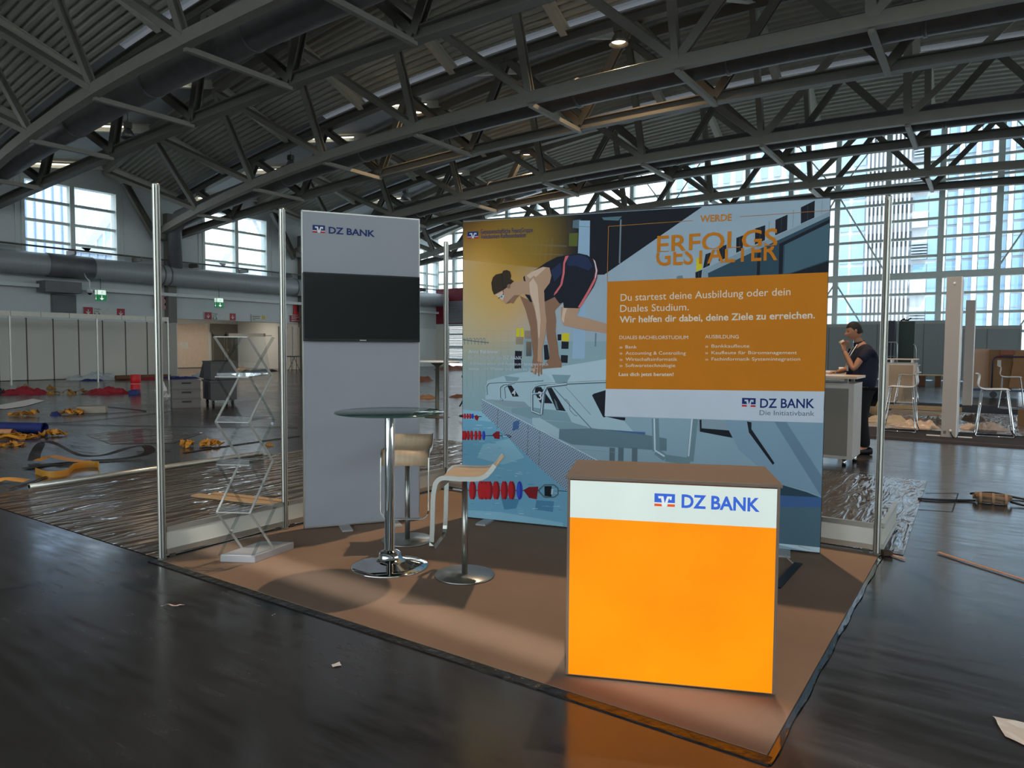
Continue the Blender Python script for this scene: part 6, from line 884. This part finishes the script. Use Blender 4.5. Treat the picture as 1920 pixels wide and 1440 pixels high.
# roll containers, pallet, grey partitions at the back
t = thing('roll_container', 'wire roll container loaded with a dark navy board', 'roll container', (.95, 29.4, 0)); wire = mat('zinc_wire', (168, 172, 172), .35, .7)
MB().box(.02, .3, .15, .3, .8, 2.64).build('navy_board', mat('navy_board', (26, 32, 52), .5), t); MB().box(-.1, .0, .1, .55, .9, .16).build('deck', steel_d, t)
for x, r in ((0, .0),): MB().tube([(-.15, 0, .16), (-.15, 0, 1.7), (-.08, 0, 1.77), (.36, 0, 1.77), (.43, 0, 1.7), (.43, 0, .16)], .022, 6, up=(0, 1, 0)).build('side_frame', wire, t)
for k in range(4): MB().tube([(-.03 + k * .12, 0, .16), (-.03 + k * .12, 0, 1.75)], .01, 5).build('wire_bar', wire, t)
MB().tube([(-.15, 0, 1.2), (.43, 0, 1.2)], .014, 5).build('wire_bar', wire, t)
t = thing('roll_container', 'roll container loaded with a tall dark green board', 'roll container', (1.45, 30.5, 0)); MB().box(-.15, .1, .15, .42, .2, 2.64).build('green_board', mat('green_board', (28, 52, 42), .5), t); MB().box(-.2, 0, .1, .6, .8, .16).build('deck', steel_d, t); MB().tube([(.5, 0, .16), (.5, 0, 1.5), (.47, 0, 1.62), (.4, 0, 1.7)], .022, 6, up=(0, 1, 0)).build('side_frame', wire, t)
mb = MB(); 
for k, (a, b) in enumerate((((-.1, .1, 2.66), (.05, .15, 2.76)), ((.0, .12, 2.7), (.2, .12, 2.68)), ((.15, .1, 2.68), (.28, .15, 2.77)))): mb.tube([a, b], .03, 6)
mb.build('strap_ends', black, t)
t = thing('pallet', 'small wooden pallet block on the floor behind the white bar chairs', 'pallet', (2.0, 30.5, 0)); MB().box(0, 0, .42, .9, .6, .46).build('top_boards', woodm, t); MB().box(.05, .1, 0, .3, .5, .42).build('block', mat('pallet_brown', (110, 78, 56), .8), t); MB().box(.65, .1, 0, .85, .5, .42).build('block', mat('pallet_brown', (110, 78, 56)), t)
part = mat('grey_partition', (152, 160, 160), .7, var=.02)
def partition(x0, x1, y, h, label, n, frame=False):
    t = thing('partition_wall', label, 'partition', (x0, y, 0), 0, 'grey partition walls before the glass front'); L = (x1 - x0) / n
    for k in range(n): MB().box(k * L + .01, 0, .03, (k + 1) * L - .01, .04, h).build('panel', part, t); MB().box(k * L - .015, -.01, 0, k * L + .015, .05, h).build('post', steel_d, t)
    MB().box(0, -.02, h - .16, x1 - x0, 0, h).build('fascia', mat('partition_fascia', (176, 180, 176), .6), t)
    if frame: MB().box(x1 - x0 - .06, -.03, 0, x1 - x0, 0, h).build('end_frame', mat('partition_fascia', (176, 180, 176)), t)
partition(-6.0, -1.35, 37.0, 2.78, 'grey partition wall partly hidden by the banner, left of the person', 4); partition(-1.3, 2.75, 37.1, 2.9, 'grey partition wall behind the standing person and green board', 4); partition(3.0, 5.6, 37.0, 2.62, 'grey partition wall right of the tall panels', 2, True)
# cable, strips and scraps on the right floor
cable('floor_cable', [(4.0, 5.26, .012), (4.17, 5.3, .012), (4.43, 5.46, .012), (4.47, 5.4, .03)], .011, cabk, 'thick black cable running from the film edge to the tan bundle')
cable('floor_cable', [(4.735, 5.5, .03), (4.9, 5.45, .012), (5.3, 5.3, .012)], .011, cabk, 'thick black cable leaving the tan bundle, nearer one'); cable('floor_cable', [(4.42, 5.62, .05), (4.6, 5.85, .04), (4.85, 5.84, .012), (5.3, 5.75, .012)], .011, cabk, 'thick black cable leaving the tan bundle, farther one')
t = thing('wrapped_cable_bundle', 'tan wrapped cable bundle lying on the dark floor at the right', 'cable bundle', (4.6, 5.46, .05), .05); mb = MB()
for k in range(5): a = k * 1.257; mb.tube([(-.16 + .01 * k, .028 * math.cos(a), .028 * math.sin(a)), (.15 - .012 * k, .03 * math.cos(a + .3), .03 * math.sin(a + .3))], .022, 8)
mb.build('wrapping', mat('tan_wrap', (136, 108, 84), .7, var=.3, vscale=18, bump=.6, bscale=40), t)
for x in (-.1, .0, .1): MB().lathe([(.051, -.012), (.054, -.008), (.054, .008), (.051, .012)], (x, 0, 0), 16, R=Matrix.Rotation(PI / 2, 3, 'Y')).build('tie', mat('tan_tie', (168, 136, 104), .6), t)
ribbon('tape_strip', 'long pale orange strip lying on the dark floor at the right', 'strip', [(4.28, 3.26, .008), (4.45, 3.12, .008), (4.6, 3.0, .008), (4.85, 2.8, .008)], .028, mat('orange_strip', (206, 148, 112), .6)); ribbon('tape_strip', 'short pale strip at the foot of the right rear post', 'strip', [(3.97, 3.02, .008), (4.03, 2.98, .008), (4.1, 2.93, .008)], .025, mat('orange_strip', (206, 148, 112)))
tag(MB().box(4.82, 3.16, 0, 4.95, 3.3, .06).build('small_box', mat('tan_box', (180, 150, 130), .6)), 'small pale box cut off by the right picture edge', 'box'); tag(MB().cbox((3.985, 2.985, .02), (.06, .05, .03), .5).build('wood_wedge', mat('dark_wood', (74, 50, 34), .7)), 'dark wooden wedge beside the right rear post', 'wedge')
def paper(name, label, pts, m_, seed=0):
    mb = MB(); c = sum((Vector((*p, 0)) for p in pts), Vector()) / len(pts); n = 7
    mb.grid(lambda u, v: (lambda p: (p.x, p.y, .004 + .02 * abs(noise.noise(p * 22 + Vector((seed, 0, 0))))))(Vector((*pts[0], 0)).lerp(Vector((*pts[1], 0)), u).lerp(Vector((*pts[3], 0)).lerp(Vector((*pts[2], 0)), u), v)), n, n, smooth=False); return tag(mb.build(name, m_), label, 'paper')
paper('paper_scrap', 'crumpled white paper at the lower right picture edge', [(4.6, .77), (4.64, .62), (4.85, .5), (4.85, .8)], mat('paper', (226, 220, 214), .6), 1); paper('paper_scrap', 'small pinkish paper scrap on the dark floor lower left of the booth', [(.81, -.47), (.88, -.42), (.9, -.38), (.84, -.43)], mat('paper_pink', (222, 196, 186), .6), 2); paper('paper_scrap', 'small white paper scrap on the dark floor in front of the booth', [(2.13, -.415), (2.155, -.43), (2.175, -.395), (2.145, -.38)], mat('paper', (226, 220, 214)), 3); paper('paper_scrap', 'tiny white scrap near the pinkish paper scrap', [(1.42, -.2), (1.435, -.205), (1.44, -.19), (1.43, -.185)], mat('paper', (226, 220, 214)), 4)
mb = MB()
for a, b in (((4.04, 5.65), (4.31, 5.85)), ((4.31, 5.85), (4.3, 4.84)), ((4.3, 4.84), (4.0, 4.75))): mb.beam((*a, .001), (*b, .001), .012, .002)
tag(mb.build('floor_hatch', blackst), 'thin dark outline of a floor hatch left of the tan cable bundle', 'hatch')
# ------------------------------------------------------------------ person
skin = mat('skin', (176, 124, 96), .55, var=.05); hairm = mat('dark_hair', (26, 21, 20), .7, var=.2, vscale=40); navy = mat('navy_shirt', (20, 24, 44), .8, var=.08); trou = mat('black_trousers', (15, 16, 19), .85, var=.08); shoe = mat('black_shoes', (14, 14, 15), .5)
pr = thing('person', 'standing person in navy shirt and black trousers raising a cup to the mouth', 'person', (3.06, 8.3, 0), math.radians(207))
def skinned(vs_, es, root, sub=2):
    me = bpy.data.meshes.new('s'); me.from_pydata([v[0] for v in vs_], es, []); o = bpy.data.objects.new('s', me); COL.objects.link(o); sk = o.modifiers.new('skin', 'SKIN'); sk.use_smooth_shade = True
    for i, v in enumerate(vs_): me.skin_vertices[0].data[i].radius = v[1] if isinstance(v[1], tuple) else (v[1], v[1]); me.skin_vertices[0].data[i].use_root = (i == root)
    s = o.modifiers.new('sub', 'SUBSURF'); s.levels = sub; s.render_levels = sub
    dg = bpy.context.evaluated_depsgraph_get(); m2 = bpy.data.meshes.new_from_object(o.evaluated_get(dg)); r = ([v.co.copy() for v in m2.vertices], [list(p.vertices) for p in m2.polygons]); bpy.data.objects.remove(o); bpy.data.meshes.remove(me); bpy.data.meshes.remove(m2); return r
def addm(mb, r):
    b = len(mb.v); mb.v += [tuple(v) for v in r[0]]
    for f in r[1]: mb.face([b + i for i in f], True)
# joints: x forward, y to the person's left
SH, EL, WR = (.03, .2, 1.44), (.2, .24, 1.17), (.28, .1, 1.43)
SR, ER, WRR = (.03, -.2, 1.44), (.12, -.25, 1.16), (.3, -.12, 1.13)
body = [((0, 0, .95), .13), ((-.01, 0, 1.12), .13), ((-.03, 0, 1.3), .12), ((-.01, 0, 1.43), .085), ((.06, 0, 1.55), .058), ((.1, 0, 1.63), .06),
        (SH, .05), (EL, .045), (WR, .031), (SR, .05), (ER, .045), (WRR, .03),
        ((0, .1, .88), .1), ((.03, .11, .5), .065), ((-.03, .12, .09), .045), ((0, -.1, .88), .1), ((.02, -.11, .5), .065), ((-.05, -.12, .09), .045), ((.08, .13, .045), .04), ((.06, -.13, .045), .04)]
ed = [(0, 1), (1, 2), (2, 3), (3, 4), (4, 5), (3, 6), (6, 7), (7, 8), (3, 9), (9, 10), (10, 11), (0, 12), (12, 13), (13, 14), (0, 15), (15, 16), (16, 17), (14, 18), (17, 19)]
mb = MB(); addm(mb, skinned(body, ed, 0))
# head with face, tilted down
hc = Vector((.13, 0, 1.71)); tl = Matrix.Rotation(.28, 3, 'Y')
def headpt(u, v, ears=1):
    th = PI * u; ph = 2 * PI * v; d = Vector((math.sin(th) * math.cos(ph), math.sin(th) * math.sin(ph), math.cos(th))); p = Vector((d.x * .098, d.y * .076, d.z * .118))
    f = max(0, d.x)
    if d.z < -.1: p.x += .012 * f; p.y *= 1 - .28 * min(1, -d.z) ; p.x -= .03 * max(0, -d.x) * (-d.z)
    g = lambda y, z, sy, sz: math.exp(-((d.y - y) / sy) ** 2 - ((d.z - z) / sz) ** 2)
    if d.x > 0: p.x += .026 * g(0, -.2, .16, .2) + .008 * g(0, -.02, .1, .15) - .012 * g(.36, .08, .18, .12) - .012 * g(-.36, .08, .18, .12) + .007 * g(0, -.52, .25, .09) - .006 * g(0, -.44, .3, .05) + .012 * g(0, -.82, .3, .15)
    e = math.exp(-((abs(d.y) - .98) / .12) ** 2 - ((d.z + .02) / .2) ** 2 - ((d.x + .05) / .14) ** 2); p.y += math.copysign(.014 * e * ears, d.y)
    return tuple(hc + tl @ p)
mb.grid(headpt, 40, 56)
# hands: palm with four fingers curled round the cup, thumb on the other side
def hand(mb, wr, dirv, side, curl):
    wr = Vector(wr); dv = Vector(dirv).normalized(); sv = Vector(side).normalized(); nv = dv.cross(sv).normalized()
    mb.loft([(wr - dv * .02, .028, .022, sv, nv), (wr + dv * .02, .034, .018, sv, nv), (wr + dv * .06, .042, .016, sv, nv), (wr + dv * .09, .041, .013, sv, nv)], 12)
    for k, (off, L) in enumerate(((-.03, .066), (-.01, .076), (.011, .071), (.03, .055))):
        p = wr + dv * .085 + sv * off; pts = [p]; a = 0.2
        for s_ in (.42, .32, .26): a += curl; p = p + (dv * math.cos(a) + nv * math.sin(a)) * L * s_ * 1.3; pts.append(p)
        mb.loft([(q, .0095 - .0012 * i, .0085 - .0012 * i, sv, (nv * math.cos(curl * i) - dv * math.sin(curl * i))) for i, q in enumerate(pts)], 8)
    p0 = wr + dv * .03 - sv * .035; p1 = p0 + dv * .03 - sv * .02 + nv * .02; p2 = p1 + dv * .025 + nv * .028 + sv * .008; p3 = p2 + dv * .012 + nv * .02 + sv * .014
    mb.loft([(q, .012 - .0015 * i, .011 - .0015 * i, sv, nv) for i, q in enumerate((p0, p1, p2, p3))], 8)
hand(mb, WR, (.02, -.25, .9), (.9, .3, .1), .55); hand(mb, WRR, (.9, .35, -.05), (.1, -1, 0), .3)
mb.build('body', skin, pr)
# hair cap
mb = MB(); mb.grid(lambda u, v: (lambda p: tuple(hc + (Vector(p) - hc) * 1.07 + Vector((-.006, 0, .005))))(headpt(u * (.36 + .3 * max(0, min(1, (.34 - abs(v - .5)) / .12))), v, 0)), 18, 56); mb.build('hair', hairm, pr)
for s in (-1, 1): 
    e = hc + tl @ Vector((.082, s * .03, .008)); MB().lathe([(0, -.009), (.007, -.006), (.009, 0), (.007, .006), (0, .009)], e, 10).build('eye', mat('eye', (40, 34, 30), .2), pr)
# shirt
mb = MB(); addm(mb, skinned([((.0, 0, .84), (.2, .2)), ((.02, 0, 1.08), (.225, .22)), ((-.03, 0, 1.26), (.215, .205)), ((-.03, 0, 1.4), (.16, .15)), ((.02, 0, 1.5), (.085, .085)), ((.01, .2, 1.435), .088), ((.115, .225, 1.29), .068), ((.01, -.2, 1.435), .088), ((.075, -.23, 1.28), .068)], [(0, 1), (1, 2), (2, 3), (3, 4), (3, 5), (5, 6), (3, 7), (7, 8)], 0)); mb.build('shirt', navy, pr)
mb = MB(); mb.loft([((.045 + .008 * k, 0, 1.5 + .03 * k), .075 - .004 * k, .07, (1, 0, -.3), (0, 1, 0)) for k in range(3)], 16, caps=False); mb.build('collar', navy, bpy.data.objects['shirt'])
mb = MB(); addm(mb, skinned([((.0, 0, .93), (.185, .19)), ((.0, .095, .84), (.115, .12)), ((.03, .11, .5), (.085, .09)), ((-.03, .12, .08), (.075, .075)), ((0, -.095, .84), (.115, .12)), ((.02, -.11, .5), (.085, .09)), ((-.05, -.12, .08), (.075, .075))], [(0, 1), (1, 2), (2, 3), (0, 4), (4, 5), (5, 6)], 0)); mb.build('trousers', trou, pr)
for x, y in ((-.03, .125), (-.05, -.125)):
    mb = MB(); mb.loft([((x - .085, y, .05), .035, .045, (0, 1, 0), (0, 0, 1)), ((x - .05, y, .055), .046, .055, (0, 1, 0), (0, 0, 1)), ((x + .05, y, .048), .046, .048, (0, 1, 0), (0, 0, 1)), ((x + .14, y, .036), .05, .036, (0, 1, 0), (0, 0, 1)), ((x + .2, y, .026), .03, .022, (0, 1, 0), (0, 0, 1))], 14); mb.build('shoe', shoe, pr)
mb = MB(); mb.tube([(.1, .06, 1.52), (.19, .04, 1.35), (.2, 0, 1.24), (.19, -.04, 1.35), (.1, -.06, 1.52)], .007, 5); ly = mb.build('lanyard', whitem, pr); MB().box(.195, -.03, 1.15, .2, .03, 1.24).build('badge_card', whitem, ly)
cp = thing('paper_cup', 'pale cup held at the mouth by the standing person', 'cup', (0, 0, 0)); M4 = WM[pr]; q = M4 @ Vector((.285, .04, 1.53)); cp.location = q; cp.rotation_euler = (.1, -.5, 0); MB().lathe([(0, -.04), (.026, -.04), (.036, .045), (.033, .045), (.024, -.035), (0, -.035)], n=18).build('bowl', mat('cup_cream', (206, 192, 168), .5), cp)
# ------------------------------------------------------------------ outside: office tower and the neighbouring hall
conc = mat('facade_white', (184, 189, 194), .7, var=.03, vscale=.3); fgl = mat('facade_glass', (132, 166, 192), .15, var=.08, vscale=.2, spec=.6); fgr = mat('facade_grey', (140, 150, 158), .6); fdk = mat('facade_slot', (90, 98, 104), .6)
tw = thing('office_tower', 'pale office tower with blue windows outside behind the glass front', 'building', (0, 75, 0))
MB().box(-29, 1, 0, 40, 14, 60).build('wall', conc, tw); FH = 3.22; Z0 = .3
for k in range(8):
    z = Z0 + k * FH
    for x0, x1 in ((-9.1, -7.9), (-7.6, -6.5), (-.95, -.1)): MB().box(x0, .85, z + .2, x1, 1.0, z + FH - .15).build('window', fgl, tw)
    mb = MB()
    for i in range(11): mb.box(-6.3 + i * .36, .55, z, -6.14 + i * .36, 1.0, z + FH)
    mb.build('fin_row', conc, tw); mb = MB()
    for i in range(11): mb.box(-6.13 + i * .36, .9, z + 1.6, -5.95 + i * .36, .99, z + 3.0)
    mb.build('slot_row', fdk, tw)
    if k % 2 == 1 or k > 5: mb = MB(); [mb.box(-2.3, .3 , z + .2 + j * .28, -1.0, 1.0, z + .35 + j * .28) for j in range(6)]; mb.build('louvred_balcony', fgr, tw)
    else: MB().box(-2.3, .3, z, -1.0, 1.0, z + 1.5).build('balcony', conc, tw); MB().box(-2.2, .9, z + 1.6, -1.05, 1.0, z + 3.0).build('window', fgl, tw)
    for i in range(12): x0 = .55 + i * 1.28; MB().box(x0, .82, z + .12, x0 + .8, 1.0, z + FH - .12).build('window', fgl, tw)
    for i in range(12): mb = MB(); x0 = .55 + i * 1.28; mb.box(x0, .78, z + 1.9, x0 + .8, .82, z + 1.98); mb.build('glazing_bar', fgr, tw) if i < 5 else None
    if k >= 3:
        for i in range(13): x0 = -27.5 + i * 1.35; MB().box(x0, .85, z + .15, x0 + .7, 1.0, z + FH - .1).build('window', fgl if i % 3 else fgr, tw)
mb = MB()
for i in range(13): x0 = .1 + i * 1.28; mb.box(x0, .3, 0, x0 + .38, 1.0, 58)
mb.build('piers', mat('facade_pier', (206, 210, 212), .6), tw)
nh = thing('neighbouring_hall', 'bluish ribbed hall outside the left windows with white roof trusses', 'building', (-48, 20, 0)); rib = mat('ribbed_blue', (190, 206, 226), .5)
mb = MB()
for k in range(40): y = -14 + k * .55; mb.box(-.2, y, 0, .0, y + .35, 16)
mb.box(-.6, -14, 0, -.2, 0.6, 16); mb.build('ribbed_wall', rib, nh); MB().box(-3, .6, 0, -1, 30, 8.2).build('low_block', mat('pale_block', (236, 240, 242), .6), nh)
for y0 in (1.5, 12.0):
    for a, b in (((0, y0, 8), (0, y0 + 4, 14)), ((0, y0 + 2.4, 14), (0, y0 + 6, 8.3)), ((0, y0 - 1, 8.1), (0, y0 + 8, 8.1))): MB().beam(a, b, .5, .45, up=(1, 0, 0)).build('white_truss_bar', conc, nh)
struct(MB().box(-120, -60, -.4, 120, 130, -.25).build('ground_outside', mat('paving', (205, 205, 202), .9)))
# ------------------------------------------------------------------ pendants, battens
lampm = mat('lamp_reflector', (150, 150, 150), .3, .6); warm = (1.0, .66, .36); bulb_on = mat('lamp_lit', (255, 206, 150), .4, emis=(255, 214, 168), es=6.0); bulb_off = mat('lamp_unlit', (150, 152, 150), .2)
def pendant(x, y, z, on, label, power=0.0, tint=None):
    t = thing('pendant_lamp', label, 'lamp', (x, y, z), 0, 'hall pendant lamps'); MB().lathe([(.1, .36), (.13, .34), (.2, .2), (.3, 0), (.29, 0), (.19, .2), (.1, .32)], n=24).build('reflector', lampm, t); MB().lathe([(0, .06), (.22, .1), (.0, .18)], n=20).build('bulb', bulb_on if on else bulb_off, t); MB().box(-.14, -.1, .38, .14, .1, .62).build('ballast_box', steel_d, t); MB().tube([(0, 0, .6), (0, 0, 1.0)], .015, 5).build('stem', steel_d, t)
    if on:
        l = bpy.data.lights.new('lamp_light', 'SPOT'); l.energy = power; l.color = tint or warm; l.spot_size = math.radians(150); l.spot_blend = .5; l.shadow_soft_size = .12; o = bpy.data.objects.new('lamp_light', l); COL.objects.link(o); o.parent = t; o.location = (0, 0, .03)
pendant(-5.42, 17.87, 10.9, True, 'lit pendant lamp at the top centre of the picture', LAMP_W * .3); pendant(-14.8, 19.0, 10.75, True, 'lit pendant lamp left of the top centre one', LAMP_W * .4); pendant(-14.8, 27.0, 10.9, True, 'lit pendant lamp farther back, above the banner', LAMP_W * .4)
pendant(1.3, 6.24, 11.0, True, 'lit pendant lamp above the booth, out of the picture', LAMP_W * 1.9, (1.0, .74, .5)); pendant(4.3, 9.9, 10.9, True, 'lit pendant lamp above the right stand, out of the picture', LAMP_W * .35)
pendant(-24.3, 12.45, 9.7, False, 'unlit pendant lamp near the upper left window'); pendant(-24.3, 20.36, 10.2, False, 'unlit pendant lamp above the grey display'); pendant(-24.3, 28.55, 10.1, False, 'unlit pendant lamp farther back above the gap')
for i, Yc in enumerate(TR[:4]):
    for X in (-30.7, -26.4, -21.7, -17.0):
        y0 = Yc + DO + 1.0; z = lambda y: dtz(X) + (ltz(X) - dtz(X)) * (y - Yc - DO) / (8.5 + LO - DO) - .1
        t = thing('batten_light', 'white fluorescent batten under the smooth roof boards', 'light', (X, 0, 0), 0, 'fluorescent battens under the roof'); MB().beam((0, y0, z(y0)), (0, y0 + 2.6, z(y0 + 2.6)), .09, .05).build('tube', tubew, t); MB().beam((0, y0, z(y0) + .06), (0, y0 + 2.6, z(y0 + 2.6) + .06), .12, .05).build('housing', steel_l, t)
